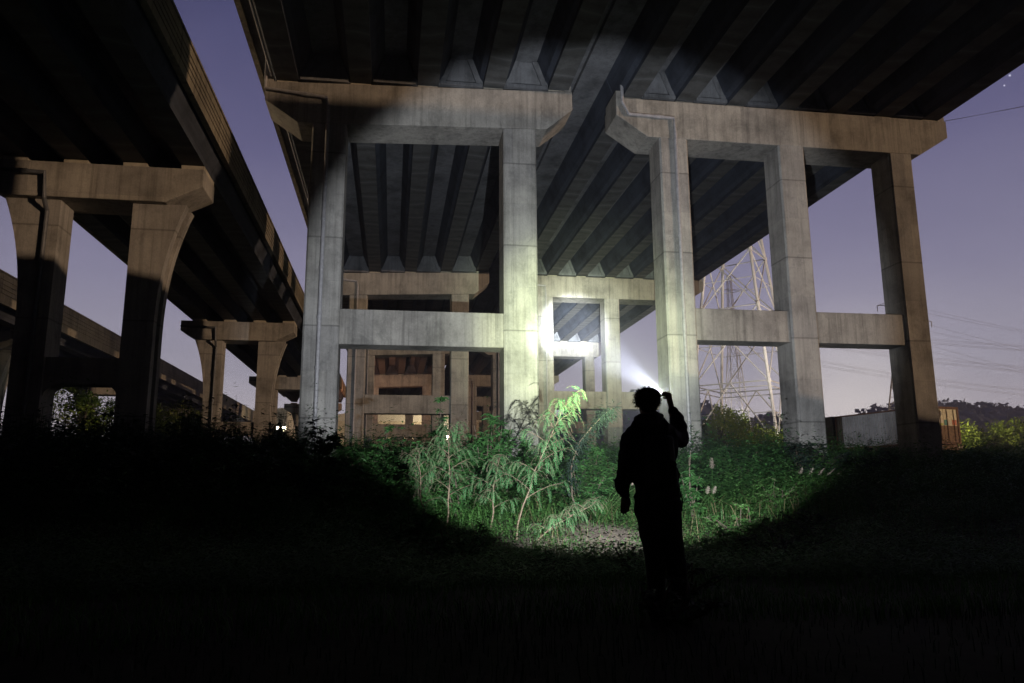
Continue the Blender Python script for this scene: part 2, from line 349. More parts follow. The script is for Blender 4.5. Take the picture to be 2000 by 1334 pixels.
# side viaduct piers
def pier_side():
    root = empty('side_viaduct_pier')
    def flare(xin, xout, zt, z0=6.6, amt=0.85, n=12):
        pts = []
        for k in range(n+1):
            t = k/n; pts.append((xout+(amt if xout > xin else -amt)*t**2.4, z0+(zt-z0)*t))
        return pts
    for xin, xout in ((-12.68, -13.8), (-10.1, -8.99)):
        prof = [(xin, -1.5), (xout, -1.5)]+flare(xin, xout, 11.82)+[(xin, 11.82)]
        mb = MB()
        # three layers in Y: outer face has a vertical groove
        s = 1 if xout > xin else -1
        g = [(x if abs(x-xin) < 1e-6 else x-0.16*s, z) for x, z in prof]
        mb.prismY(prof, 0, 0.38); mb.prismY(g, 0.378, 0.82); mb.prismY(prof, 0.818, 1.2)
        mb.build('pillar', M['pier'], root)
    mb = MB(); mb.prismY([(-15.65,13.2),(-15.65,12.45),(-14.55,11.8),(-8.85,11.8),(-7.5,12.5),(-7.5,13.2)], -0.35, 1.5); bevel(mb.build('cap_beam', M['cap'], root), 0.03)
    mb = MB(); mb.box(-12.682, -10.098, 0.15, 1.05, 4.75, 5.75)
    for s, x in ((1, -12.68), (-1, -10.1)):
        arc = [(x, 4.76)]+[(x+s*(0.55-0.55*math.cos(a)), 4.76-0.55+0.55*math.sin(a)) for a in [k*math.pi/2/8 for k in range(8, -1, -1)]]
        mb.prismY(arc, 0.155, 1.045)
    mb.build('cross_beam', M['cap'], root)
    for i in range(4):
        gx = -14.75+2.13*i
        mb = MB(); mb.box(gx, gx+0.85, -0.28, 1.4, 13.19, 13.36); mb.build('bearing_plinth', M['bearing'], root)
    drain(root, [(-15.6,-0.5,12.75),(-13.15,-0.5,12.68),(-13.1,-0.45,11.7),(-13.1,-0.1,11.3),(-13.1,-0.1,0.2)], 0.085, 'pipe_dark')
    return root
ps = pier_side(); first = True
LBL_S = {1: 'twin flared concrete pier behind the camera on the left', 2: 'twin flared concrete pier left beside the camera', 3: 'nearest twin flared concrete pier at left with a dark drain pipe', 4: 'twin flared concrete pier of the second row at left, pale cap in full view', 5: 'twin flared concrete pier of the third row at left, mostly hidden', 6: 'farthest twin flared concrete pier at left'}
for i, by in enumerate(BENT_Y):
    if i < 1: continue
    o = ps if first else copy_tree(ps); first = False
    o.location = (0, by, 0); tag(o, LBL_S[i], 'bridge pier', 'flared piers of the side viaduct')
    if i >= 5:
        o.location = (0, by, -0.2)
LBL_T = {4: 'twin concrete pier of the farthest left viaduct, nearest of its row', 5: 'twin concrete pier of the farthest left viaduct, second of its row', 6: 'twin concrete pier of the farthest left viaduct, last of its row'}
for i in (3, 4, 5, 6):
    o = copy_tree(ps); o.location = (-19.3, BENT_Y[i]+1, -0.9)
    tag(o, LBL_T.get(i, 'twin concrete pier of the farthest left viaduct, out at the left edge'), 'bridge pier', 'flared piers of the farthest viaduct')

# ------------------------------------------------------------------ decks
def deck(name, y0, y1, girders, gw, zf, slab, zs, label, group, edge=(), gh=1.3, flare_w=0.5, path=None, zsoff=0.0, dia=True, pitch=None):
    """girders: left x of each bottom flange; zf(x): bottom height; slab (x0,x1); zs: slab soffit offset above girder bottom"""
    root = empty(name, (0, y0, 0), label, 'bridge deck', group)
    L_ = y1-y0
    prof_list = []
    for gx in girders:
        z = zf(gx+gw/2)
        mb = MB()
        prof = [(gx, z), (gx+gw, z), (gx+gw, z+0.24), (gx+gw+flare_w*0.35, z+0.42), (gx+gw+flare_w, z+gh), (gx-flare_w, z+gh), (gx-flare_w*0.35, z+0.42), (gx, z+0.24)]
        mb.prismY(prof, 0.03, L_-0.03)
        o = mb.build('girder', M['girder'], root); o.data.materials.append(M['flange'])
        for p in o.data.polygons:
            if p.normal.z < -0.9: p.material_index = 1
    if dia:
        for a, b in zip(girders, girders[1:]):
            z = zf(a+gw); x0 = a+gw+0.01; x1 = b-0.01; ins = flare_w*0.95
            for yy, sgn in ((-0.74, -1), (L_-0.98, -1)):
                mb = MB()
                ya, yb = (0.35, 0.75) if yy < 0 else (L_-0.80, L_-0.45)
                mb.prismY([(x0, z+0.06), (x1, z+0.06), (x1, z+0.3), (x1-ins, z+gh), (x0+ins, z+gh), (x0, z+0.3)], ya, yb)
                # sunken centre panel framed by ribs
                cx = (x0+x1)/2; hw = (x1-x0)/2
                for s in (-1, 1):
                    mb.prismY([(cx+s*(hw-0.02), z+0.1), (cx+s*(hw-0.26), z+0.1), (cx+s*(hw-ins-0.22), z+gh-0.02), (cx+s*(hw-ins+0.02), z+gh-0.02)], ya-0.12, ya+0.01)
                mb.box(x0+0.06, x1-0.06, ya-0.2, ya+0.01, z-0.02, z+0.14)
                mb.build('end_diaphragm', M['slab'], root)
    mb = MB(); x0, x1 = slab
    mb.add([(x0,0,zf(x0)+gh+zsoff),(x1,0,zf(x1)+gh+zsoff),(x1,0,zf(x1)+gh+0.28),(x0,0,zf(x0)+gh+0.28),(x0,L_,zf(x0)+gh+zsoff),(x1,L_,zf(x1)+gh+zsoff),(x1,L_,zf(x1)+gh+0.28),(x0,L_,zf(x0)+gh+0.28)],
           [(0,1,2,3),(7,6,5,4),(0,4,5,1),(1,5,6,2),(2,6,7,3),(3,7,4,0)])
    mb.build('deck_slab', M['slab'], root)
    for (xe, s, hgt, drop) in edge:       # parapets: xe outer face, s inward direction
        z = zf(xe)+gh
        mb = MB(); w = 0.22*s
        x_in = xe+w
        mb.box(min(xe, x_in), max(xe, x_in), 0, L_, z-drop, z+0.28+hgt)
        # ribs running along the outer face
        nr = 4
        for k in range(nr):
            zz = z+0.2+k*(hgt-0.05)/nr
            mb.box(min(xe-0.03*s, xe+0.01*s), max(xe-0.03*s, xe+0.01*s), 0, L_, zz, zz+(hgt-0.05)/nr-0.07)
        mb.box(min(xe-0.05*s, x_in+0.05*s), max(xe-0.05*s, x_in+0.05*s), 0, L_, z+0.28+hgt-0.002, z+0.28+hgt+0.10)
        mb.build('parapet', M['parapet'], root)
    return root
zl = lambda x: 17.97+0.042*(x-7.3)
zrr = lambda x: 17.86
mids = [b+0.88 for b in BENT_Y]
ORD = ['behind the camera', 'over the camera', 'overhead to the nearest piers', 'between the first and second piers', 'between the second and third piers', 'between the third and fourth piers', 'beyond']
for i in range(1, len(mids)-1):
    y0, y1 = mids[i], mids[i+1]
    w = {1: 'running behind the camera', 2: 'overhead, reaching the nearest piers', 3: 'between the nearest and second piers', 4: 'between the second and third piers', 5: 'between the third and fourth piers'}[i]
    d = deck('main_deck_span', y0, y1, [-5.05, -2.07, 0.71, 3.52, 6.36], 0.9, zl, (-6.1, 8.0), 0, 'left half of the wide girder deck, span '+w, 'spans of the wide deck', edge=[(-6.12, 1, 0.75, 0.15)])
    mb = MB(); mb.tube([(-5.22, 0, 17.62), (-5.22, y1-y0, 17.62)], 0.06, 8); mb.build('drain_pipe', M['pipe'], d)
    deck('main_deck_span', y0, y1, [9.73+2.43*k for k in range(7)], 0.85, zrr, (8.05, 26.0), 0, 'right half of the wide girder deck, span '+w, 'spans of the wide deck', edge=[(26.02, -1, 0.75, 0.15)])
    deck('side_deck_span', y0, y1, [-14.75+2.13*k for k in range(4)], 0.85, lambda x: 13.37, (-15.9, -6.95), 0, 'narrow side viaduct deck with ribbed parapet, span '+w, 'spans of the narrow side viaduct', edge=[(-6.93, -1, 0.95, 0.12), (-15.92, 1, 0.95, 0.12)], gh=0.85, flare_w=0.3, dia=False)
    if i >= 2:
        deck('far_deck_span', y0, y1, [-33.4+2.13*k for k in range(4)], 0.85, lambda x: 12.2, (-35.5, -25.05), 0, 'farthest left viaduct deck with banded parapet, span '+w, 'spans of the farthest viaduct', edge=[(-25.0, -1, 1.25, 0.45), (-35.5, 1, 1.0, 0.12)], gh=0.95, flare_w=0.3, dia=False)
# farthest viaduct continues
for i, (y0, y1) in enumerate(((116.38, 146), (146, 176))):
    deck('far_deck_span', y0, y1, [-33.4+2.13*k for k in range(4)], 0.85, lambda x: 12.2, (-35.5, -25.05), 0, 'farthest left viaduct deck, span '+['running on past the last pier', 'vanishing at the horizon'][i], 'spans of the farthest viaduct', edge=[(-25.0, -1, 1.25, 0.45), (-35.5, 1, 1.0, 0.12)], gh=0.95, flare_w=0.3, dia=False)
for _k, (_y0, _y1) in enumerate(((116.38, 145), (145, 174))):
    deck('main_deck_span', _y0, _y1, [9.73+2.43*k for k in range(7)], 0.85, zrr, (8.05, 26.0), 0, 'right half of the wide girder deck, span '+['just beyond the fourth piers', 'farthest in view'][_k], 'spans of the wide deck', edge=[(26.02, -1, 0.75, 0.15)])
for _src, _y, _l in ((pl, 144, 'two-legged concrete pier carrying the start of the curved ramp'), (pr, 144, 'three-legged concrete pier beyond the fourth row'), (pr, 173, 'three-legged concrete pier farthest of all')):
    _o = copy_tree(_src); _o.location = (-2.0 if _src is pl else 0, _y, 0); tag(_o, _l, 'bridge pier', 'concrete piers carrying the wide viaduct')
# curving ramp: the left deck goes on past the fourth pier and bends left
def curved_ramp():
    root = empty('curved_ramp', (0, 116.4, 0), 'curved viaduct ramp bending left beyond the last pier, lit orange', 'bridge ramp')
    path = []
    for k in range(25):
        t = k/24; y = 116.5+150*t; xc = -5.9-1.0*t-13*t**1.8; path.append((xc, y-116.4, 18.7))
    def sweep(prof, name, mat):
        mb = MB(); n = len(prof)
        for (xc, y, z) in path:
            for (px, pz) in prof: mb.v.append((xc+px, y, z+pz))
        for i in range(len(path)-1):
            for k in range(n): a = i*n+k; b = i*n+(k+1) % n; mb.f.append((a, b, b+n, a+n))
        mb.f.append(tuple(range(n))); mb.f.append(tuple(range((len(path)-1)*n, len(path)*n)))
        mb.build(name, mat, root)
    sweep([(0,0.3),(0,-0.2),(13.6,0.3),(13.6,0.7)], 'deck_slab', M['slab'])
    sweep([(-0.02,-0.35),(0.25,-0.35),(0.25,-0.2),(0.2,1.1),(-0.02,1.1)], 'parapet', M['parapet'])
    for g in (1.2, 4.2, 7.2, 10.2, 12.2):
        sweep([(g,-1.4),(g+0.9,-1.4),(g+1.2,-0.05),(g-0.3,-0.1)], 'girder', M['girder'])
curved_ramp()

# ------------------------------------------------------------------ pylons
def lattice(name, label, loc, h, half, top_half, waist, arms=True, thick=0.12, group='electricity pylons', seg=None, rot=45):
    root = empty(name, loc, label, 'pylon', group); root.rotation_euler = (0, 0, R(rot))
    def hw(z): return half+(top_half-half)*(z/waist) if z < waist else top_half*(1-0.55*(z-waist)/(h-waist))
    seg = seg or [0, 5.6, 12.5, 18.5, 23.5, 27.5, waist]
    corners = [(1,1),(1,-1),(-1,-1),(-1,1)]
    for c in corners:
        mb = MB(); pts = [(c[0]*hw(z), c[1]*hw(z), z) for z in [0]+seg[1:]+[h]]
        mb.tube(pts, [thick*1.25]*(len(pts)-2)+[thick*0.8, thick*0.6], 8); 
        for z in seg[1:]:
            mb.tube([(c[0]*hw(z), c[1]*hw(z), z-0.18), (c[0]*hw(z), c[1]*hw(z), z+0.18)], thick*1.7, 8)
        mb.build('leg', M['steel'], root)
    br = MB(); t = thick*0.55
    for (a, b) in zip(corners, corners[1:]+corners[:1]):
        P = lambda c, z, f=1: Vector((c[0]*hw(z)*f, c[1]*hw(z)*f, z))
        z0, z1 = seg[0], seg[1]
        mid = (P(a, z1)+P(b, z1))/2
        br.tube([P(a, z0), mid], t, 6); br.tube([P(b, z0), mid], t, 6)      # K legs
        br.tube([P(a, z1), P(b, z1)], t, 6); br.tube([P(a, z1-0.5), P(b, z1-0.5)], t*0.8, 6)
        q = (P(a, z0)+mid)/2; br.tube([q, P(a, (z0+z1)/2)], t*0.7, 5); q = (P(b, z0)+mid)/2; br.tube([q, P(b, (z0+z1)/2)], t*0.7, 5)
        for i in range(1, len(seg)-1):
            u, v = seg[i], seg[i+1]
            br.tube([P(a, u), P(b, v)], t, 6); br.tube([P(b, u), P(a, v)], t, 6); br.tube([P(a, v), P(b, v)], t*0.8, 6)
            m_ = (u+v)/2; br.tube([P(a, m_), (P(a, m_)+P(b, m_))/2], t*0.6, 5); br.tube([P(b, m_), (P(a, m_)+P(b, m_))/2], t*0.6, 5)
        n = 6
        for i in range(n):
            u = waist+(h-waist)*i/n; v = waist+(h-waist)*(i+1)/n
            br.tube([P(a, u), P(b, v)], t*0.7, 5); br.tube([P(b, u), P(a, v)], t*0.7, 5); br.tube([P(a, v), P(b, v)], t*0.6, 5)
    br.build('bracing', M['steel'], root)
    if arms:
        for k, za in enumerate((waist+1, waist+(h-waist)*0.42, waist+(h-waist)*0.78)):
            for s in (-1, 1):
                ax = half*(1.25, 1.45, 1.1)[k]
                mb = MB(); tip = Vector((s*ax, s*ax*-1, za)) if False else Vector((s*ax*0.71, -s*ax*0.71, za))
                w = hw(za)
                for c in corners:
                    mb.tube([(c[0]*w, c[1]*w, za), tip], t*0.8, 5); 
                mb.tube([(0, 0, za+1.6), tip], t*0.8, 5)
                mb.tube([tip, tip-Vector((0, 0, 1.5))], [t*1.3]*2, 6)
                mb.build('cross_arm', M['steel'], root)
    return root
lattice('electricity_pylon', 'large tubular steel pylon standing between the right piers', (34.6, 71.5, 4.6), 40, 4.35, 1.15, 30, seg=[0, 6.0, 13.6, 19.4, 24.6, 30])
lattice('electricity_pylon', 'thin distant pylon seen through the legs of the large pylon', (83, 176, 9.0), 44, 2.8, 0.9, 27, thick=0.10, seg=[0, 5, 10, 15, 21, 27])
lattice('electricity_pylon', 'distant pylon mostly hidden behind the right edge pillar', (121.5, 165, 9.0), 38, 4.5, 1.3, 25, thick=0.14, seg=[0, 5, 10, 15, 20, 25], rot=20)

# cables: sagging, from the pylons away to the right
def cable(a, b, sag, label, rad=0.03):
    a = Vector(a); b = Vector(b); pts = []
    for k in range(25):
        t = k/24; p = a.lerp(b, t); p.z -= sag*4*t*(1-t); pts.append(p)
    mb = MB(); mb.tube(pts, rad, 4, cap=False)
    return tag(mb.build('power_cable', M['wire'], fix=False), label, 'cable', 'power cables crossing the sky at right')
ci = 0
for k, (za, off) in enumerate(((28, -5), (28, 5), (33, -5), (33, 5), (37, -4), (37, 4))):
    for d in (0, 0.35):
        cable((83+off*0.6, 176, 9+za*0.92+d), (330, 205+off, 30+k*5.0+d), 9, 'faint thin power cable strung across the pale sky at right', 0.026)
for k, (za, off) in enumerate(((26, -5), (26, 5), (31, -6), (31, 6), (35, -4), (35, 4))):
    cable((121.5+off*0.7, 165, 9+za), (330, 168+off*2, 22+k*4.6), 10, 'faint thin power cable strung across the pale sky at right', 0.024)
for k, (x, z) in enumerate(((31.5, 35), (32, 35.4), (36, 41), (36.5, 41.4), (38, 46), (38.5, 46.4))):
    cable((x, 71.5, z), (115+k*2, 20+k*2, z+13), 5, 'thin power cable climbing to the upper right corner', 0.014)

# ------------------------------------------------------------------ container truck
def truck():
    # measured corners: rear-left bottom corner and the long side's direction
    root = empty('container_truck', (32.05, 41.93, 2.39), 'box truck with a corrugated white container parked behind the right pier', 'truck')
    ang = math.atan2(7.7, -1.6); root.rotation_euler = (0, 0, ang-math.pi/2+0)   # local +Y runs from the rear to the front
    Lc, W, Hc = 7.6, 2.5, 2.3
    wm = ribbed_white
    zb = 0.95
    body = MB(); n = 34
    # corrugated side walls as one profile, left and right
    for side in (0, W):
        s = -1 if side == 0 else 1
        prof = []
        for i in range(n):
            y0 = 0.14+i*(Lc-0.28)/n; p = (Lc-0.28)/n
            prof += [(side, y0), (side, y0+p*0.45), (side-s*0.07, y0+p*0.55), (side-s*0.07, y0+p*0.92)]
        prof.append((side, Lc-0.14))
        m0 = len(body.v)
        for x, y in prof: body.v.append((x, y, zb+0.12)); body.v.append((x, y, zb+Hc-0.1))
        for i in range(len(prof)-1): a = m0+2*i; body.f.append((a, a+2, a+3, a+1))
    body.box(0.05, W-0.05, 0.1, Lc-0.1, zb+Hc-0.12, zb+Hc-0.03)
    body.box(0.02, W-0.02, 0.06, Lc-0.05, zb, zb+0.14)
    body.build('container_wall', wm, root)
    fr = MB()
    for x in (0, W):
        xa, xb = (x-0.02, x+0.13) if x == 0 else (x-0.13, x+0.02)
        for ya in (0, Lc-0.14): fr.box(xa, xb, ya, ya+0.14, zb, zb+Hc)
        fr.box(xa, xb, 0.14, Lc-0.14, zb+Hc-0.1, zb+Hc); fr.box(xa, xb, 0.14, Lc-0.14, zb, zb+0.12)
    fr.box(0.13, W-0.13, 0.0, 0.12, zb+Hc-0.14, zb+Hc); fr.box(0.13, W-0.13, 0.0, 0.12, zb, zb+0.14)
    fr.box(0.13, W-0.13, Lc-0.12, Lc, zb+Hc-0.14, zb+Hc)
    fr.build('corner_frame', M['rust'], root)
    fw = MB(); fw.box(0.131, W-0.131, Lc-0.1, Lc-0.02, zb+0.1, zb+Hc-0.14); fw.build('front_wall', M['darkmetal'], root)
    for k in (0, 1):
        x0 = 0.14+k*(W/2-0.13); x1 = x0+W/2-0.15
        up = MB(); up.box(x0, x1, 0.03, 0.09, zb+1.52, zb+Hc-0.15); up.build('door', M['cream'], root)
        mid = MB(); mid.box(x0, x1, 0.032, 0.088, zb+1.15, zb+1.518); o = mid.build('door_panel', M['cream'], root)
        lo = MB(); lo.box(x0, x1, 0.028, 0.092, zb+0.15, zb+1.148); lo.build('tailgate', M['rust_brown'], root)
    dc = MB()
    dc2 = [(0.45, 0.75, 1.17, 1.29, 'lime'), (0.45, 0.75, 1.31, 1.5, 'teal'), (0.8, 1.18, 1.17, 1.28, 'lime'), (0.8, 1.18, 1.30, 1.5, 'sticker_white'), (1.28, 1.52, 1.17, 1.5, 'teal'), (1.95, 2.3, 1.18, 1.5, 'orange_red'), (1.62, 1.9, 1.2, 1.42, 'sticker_white')]
    for a, b, c, d, mm in dc2:
        s = MB(); s.box(a, b, 0.018, 0.03, zb+c, zb+d); s.build('sticker', M[mm], root)
    for k in range(4):
        x = 0.4+k*0.56
        s = MB(); s.tube([(x, 0.0, zb+0.2), (x, 0.0, zb+Hc-0.16)], 0.018, 6); s.build('locking_bar', M['rust'], root)
    # digits 9 1 on the doors
    for x, ch in ((0.93, '9'), (1.48, '1')):
        cu = bpy.data.curves.new('door_number', 'FONT'); cu.body = ch; cu.size = 0.5; cu.extrude = 0.004
        t = bpy.data.objects.new('door_number', cu); C.objects.link(t); cu.materials.append(M['darkmetal']); t.parent = root
        t.location = (x-0.05, 0.012, zb+1.68); t.rotation_euler = (R(90), 0, 0)
        bpy.context.view_layer.update(); me = bpy.data.meshes.new_from_object(t.evaluated_get(bpy.context.evaluated_depsgraph_get()))
        o2 = bpy.data.objects.new('door_number', me); C.objects.link(o2); o2.parent = root; o2.location = t.location; o2.rotation_euler = t.rotation_euler; bpy.data.objects.remove(t); o2.name = 'door_number'
    ch = MB(); ch.box(0.55, 0.75, -0.1, Lc+1.5, zb-0.3, zb-0.02); ch.box(W-0.75, W-0.55, -0.1, Lc+1.5, zb-0.3, zb-0.02); ch.box(0.1, W-0.1, -0.16, 0.0, zb-0.32, zb-0.05)
    ch.box(0.15, W-0.15, -0.12, -0.02, zb-0.62, zb-0.5); ch.box(0.5, 0.6, -0.12, -0.02, zb-0.5, zb-0.3); ch.box(W-0.6, W-0.5, -0.12, -0.02, zb-0.5, zb-0.3)
    ch.build('chassis', M['rust_brown'], root)
    for x in (0.32, 0.62, 1.95, 2.2):
        l = MB(); l.box(x, x+0.17, -0.19, -0.15, zb-0.24, zb-0.12); l.build('tail_lamp', M['sticker_white'], root)
    for yy in (0.9, 2.1, Lc+0.9):
        for x in (0.18, W-0.18):
            w = MB(); s = 1 if x < 1 else -1
            w.tube([(x-0.15*s, yy, 0.5), (x+0.13*s, yy, 0.5)], 0.5, 24); wo = bevel(w.build('wheel', M['tyre'], root), 0.05)
            h = MB(); h.tube([(x-0.17*s, yy, 0.5), (x-0.1*s, yy, 0.5)], 0.24, 16); h.build('rim', M['steel'], wo)
    cab = MB(); cab.prismZ([(0.1,Lc+0.35),(W-0.1,Lc+0.35),(W-0.1,Lc+1.9),(W-0.3,Lc+2.1),(0.3,Lc+2.1),(0.1,Lc+1.9)], 0.7, 3.3); bevel(cab.build('cab', M['darkmetal'], root), 0.08)
M['rust'] = plain('rusty_red_steel', (0.20, 0.12, 0.09), 0.8, var=0.5)
M['rust_brown'] = plain('brown_grimy_steel', (0.24, 0.16, 0.11), 0.8, var=0.5)
M['darkmetal'] = plain('dark_painted_steel', (0.04, 0.045, 0.05), 0.5)
M['cream'] = plain('cream_painted_steel', (0.85, 0.76, 0.55), 0.6, var=0.3)
M['lime'] = plain('lime_sticker', (0.45, 0.6, 0.08), 0.6, var=0.1); M['teal'] = plain('teal_sticker', (0.03, 0.28, 0.26), 0.6, var=0.1)
M['orange_red'] = plain('orange_sticker', (0.65, 0.16, 0.06), 0.6, var=0.2); M['sticker_white'] = plain('white_sticker', (0.75, 0.7, 0.6), 0.6, var=0.1)
M['tyre'] = plain('tyre_rubber', (0.02, 0.02, 0.02), 0.9)
ribbed_white = plain('dirty_white_steel', (0.50, 0.50, 0.54), 0.6, var=0.25, scale=1.2)
truck()

# ------------------------------------------------------------------ far structures
def far_stuff():
    t = empty('dome_tent', (-20.5, 152, 6.5), 'white membrane dome lit by floodlights behind the left piers', 'tent')
    mb = MB(); n = 16; m = 10; L_ = 16
    for j in range(m+1):
        for k in range(n+1):
            a = math.pi*k/n; mb.v.append((4.3*math.cos(a), -4+j*1.2, 9.0*math.sin(a)**0.8))
    for j in range(m):
        for k in range(n): a = j*(n+1)+k; mb.f.append((a, a+1, a+n+2, a+n+1))
    mb.f.append(tuple(range(n+1)))
    mb.build('membrane', M['tent'], t, smooth=True)
    rb = MB()
    for j in (0, 5, 10):
        rb.tube([(4.36*math.cos(math.pi*k/n), -4+j*1.2, 9.06*math.sin(math.pi*k/n)**0.8+0.03) for k in range(n+1)], 0.08, 6)
    rb.build('rib', M['steel'], t)
    w = empty('warehouse', (18, 175, 6), 'long pale warehouse lit warm beyond the last piers', 'building')
    mb = MB(); mb.box(-34, 10, 0, 22, 0, 9.5); mb.build('wall', M['wall'], w)
    mb = MB(); mb.prismY([(-34.5, 9.5)]+[(-12+22.5*math.cos(math.pi-math.pi*k/16), 9.5+2.5*math.sin(math.pi*k/16)) for k in range(1, 16)]+[(10.5, 9.5)], -0.4, 22.4); mb.build('roof', M['tent'], w)
    for i in range(9):
        d = MB(); d.box(-32+i*4.7, -29.5+i*4.7, -0.06, 0.02, 4.0, 6.2); d.build('window', M['darkmetal'], w)
    for x in (-27, -8):
        d = MB(); d.box(x, x+4.5, -0.08, 0.02, 0, 3.6); d.build('door', M['darkmetal'], w)
far_stuff()
M['lamp'] = bpy.data.materials.new('lit_lamp_glass'); M['lamp'].use_nodes = True
_nt = M['lamp'].node_tree; _nt.nodes.clear(); _e = _nt.nodes.new('ShaderNodeEmission'); _e.inputs[0].default_value = (1, 0.82, 0.55, 1); _e.inputs[1].default_value = 60
_o = _nt.nodes.new('ShaderNodeOutputMaterial'); _nt.links.new(_e.outputs[0], _o.inputs[0])
def lamp_post(x, y, z0, h, power, col, label, aim=None, r=0.28):
    root = empty('flood_lamp', (x, y, z0), label, 'lamp', 'lit lamps beyond the piers')
    mb = MB(); mb.tube([(0,0,0),(0,0,h)], 0.07, 8); mb.build('post', M['steel'], root)
    hd = MB(); hd.box(-0.3, 0.3, -0.1, 0.12, h, h+0.4); hd.build('lamp_head', M['darkmetal'], root)
    g = MB(); g.box(-0.27, 0.27, -0.13, -0.102, h+0.03, h+0.37); g.build('lamp_glass', M['lamp'], root)
    ld = bpy.data.lights.new('flood_light', 'SPOT' if aim else 'POINT'); ld.energy = power; ld.color = col; ld.shadow_soft_size = r
    if aim: ld.spot_size = R(aim[3]); ld.spot_blend = 0.6
    lo = bpy.data.objects.new('flood_light', ld); C.objects.link(lo); lo.location = (0, -0.35-r, h+0.2); lo.parent = root
    if aim: lo.rotation_mode = 'QUATERNION'; lo.rotation_quaternion = (Vector(aim[:3])-Vector((x, y, z0+h))).to_track_quat('-Z', 'Y')
    return root
lamp_post(-18.35, 128, 6.0, 4.2, 3000, (1, .85, .6), 'left of two bright floodlights before the white dome', aim=(-20.5, 148, 9, 100))
lamp_post(-17.2, 128, 6.0, 4.2, 3000, (1, .85, .6), 'right of two bright floodlights before the white dome', aim=(-20.5, 148, 9, 100))
lamp_post(-3.5, 108, 5.2, 4.0, 1500, (1, .42, .22), 'orange floodlight on a post under the far deck', aim=(-2, 112, 17, 150))
for _k, _y in enumerate((31.6, 48, 74)):  # low lamps added out of sight to warm the main deck's left edge
    root = empty('added_low_lamp', (-12.4, _y, 14.6), 'low unseen lamp added on the narrow side viaduct to light the deck edge, '+['nearest', 'second', 'farthest'][_k]+' of three', 'lamp', 'added lamps on the side viaduct')
    mb = MB(); mb.tube([(0,0,-0.1),(0,0,3.2),(0.3,0,3.4),(0.8,0,3.4)], 0.06, 8); mb.build('post', M['steel'], root)
    mb = MB(); mb.box(0.6, 1.1, -0.12, 0.12, 3.32, 3.46); mb.build('lamp_head', M['darkmetal'], root)
    mb = MB(); mb.box(0.65, 1.05, -0.09, 0.09, 3.29, 3.318); mb.build('lamp_glass', M['lamp'], root)
    ld = bpy.data.lights.new('added_edge_light', 'POINT'); ld.energy = 650; ld.color = (1, .72, .42); ld.shadow_soft_size = 0.15
    lo = bpy.data.objects.new('added_edge_light', ld); C.objects.link(lo); lo.location = (0.85, 0, 3.1); lo.parent = root
lamp_post(33.1, 57.0, 3.0, 4.2, 9000, (1, .93, .8), 'unseen floodlight added behind the second right pillar to light the pylon', aim=(33, 71, 14, 110))  # added lamp, hidden by the pillar, to whiten the pylon
lamp_post(-15.4, 51, 2.6, 3.2, 900, (1, .95, .7), 'small unseen floodlight added behind the left piers to light the trees', aim=(-19.5, 60, 5.0, 80))  # added lamp, out of sight, to brighten the left trees
lamp_post(80.5, 166, 9.0, 1.6, 9000, (1, .95, .88), 'distant floodlight at the foot of the thin far pylon', aim=(83, 176, 28, 100), r=0.1)
lamp_post(12, 168, 6.5, 5, 6000, (1, .8, .5), 'warm floodlight in front of the warehouse', aim=(5, 180, 9, 150))
lamp_post(58.6, 80, 4.5, 4.6, 30000, (1, .88, .55), 'unseen yellow floodlight added to light the trees behind the truck', aim=(76, 93, 6.5, 75))  # added lamp, kept behind the edge pillar, to brighten the right trees

# ------------------------------------------------------------------ vegetation
def leaf_quad(mb, p, d, up, l, w):
    d = d.normalized(); s = d.cross(up)
    if s.length < 1e-5: s = d.orthogonal()
    s.normalize(); n = s.cross(d)
    mb.add([p, p+d*l*0.45+s*w*0.5, p+d*l-n*l*0.12, p+d*l*0.45-s*w*0.5], [(0,1,2,3)])
def feather_leaf(mb, st, p, d, L_, rr):
    """drooping compound leaf: a bending rachis with rows of narrow leaflets on both sides"""
    d = d.normalized(); q = Vector(p); n = 13; pts = [q.copy()]; dr = rr.uniform(0.10, 0.26)
    for i in range(n):
        q = q+d*(L_/n); d = (d+Vector((0,0,-dr))).normalized(); pts.append(q.copy())
    st.tube(pts[::3], [0.003]*len(pts[::3]), 3, cap=False)
    for i in range(1, n+1):
        dd = (pts[i]-pts[i-1]).normalized(); s = dd.cross(Vector((0,0,1)))
        if s.length < 1e-3: s = Vector((rr.gauss(0,1), rr.gauss(0,1), 0))
        s.normalize(); s = (s+Vector((0,0,rr.gauss(0,.15)))).normalized(); ll = 0.055*(1-0.55*(i/n)**2)*rr.uniform(0.8,1.2)*(L_/0.32)
        for sg in (-1, 1):
            e = (s*sg*0.75+dd*0.75+Vector((0,0,-0.15))).normalized(); w = dd*ll*0.17
            mb.add([pts[i]-w, pts[i]+e*ll*0.55-w*0.9, pts[i]+e*ll, pts[i]+e*ll*0.5+w], [(0,1,2,3)])
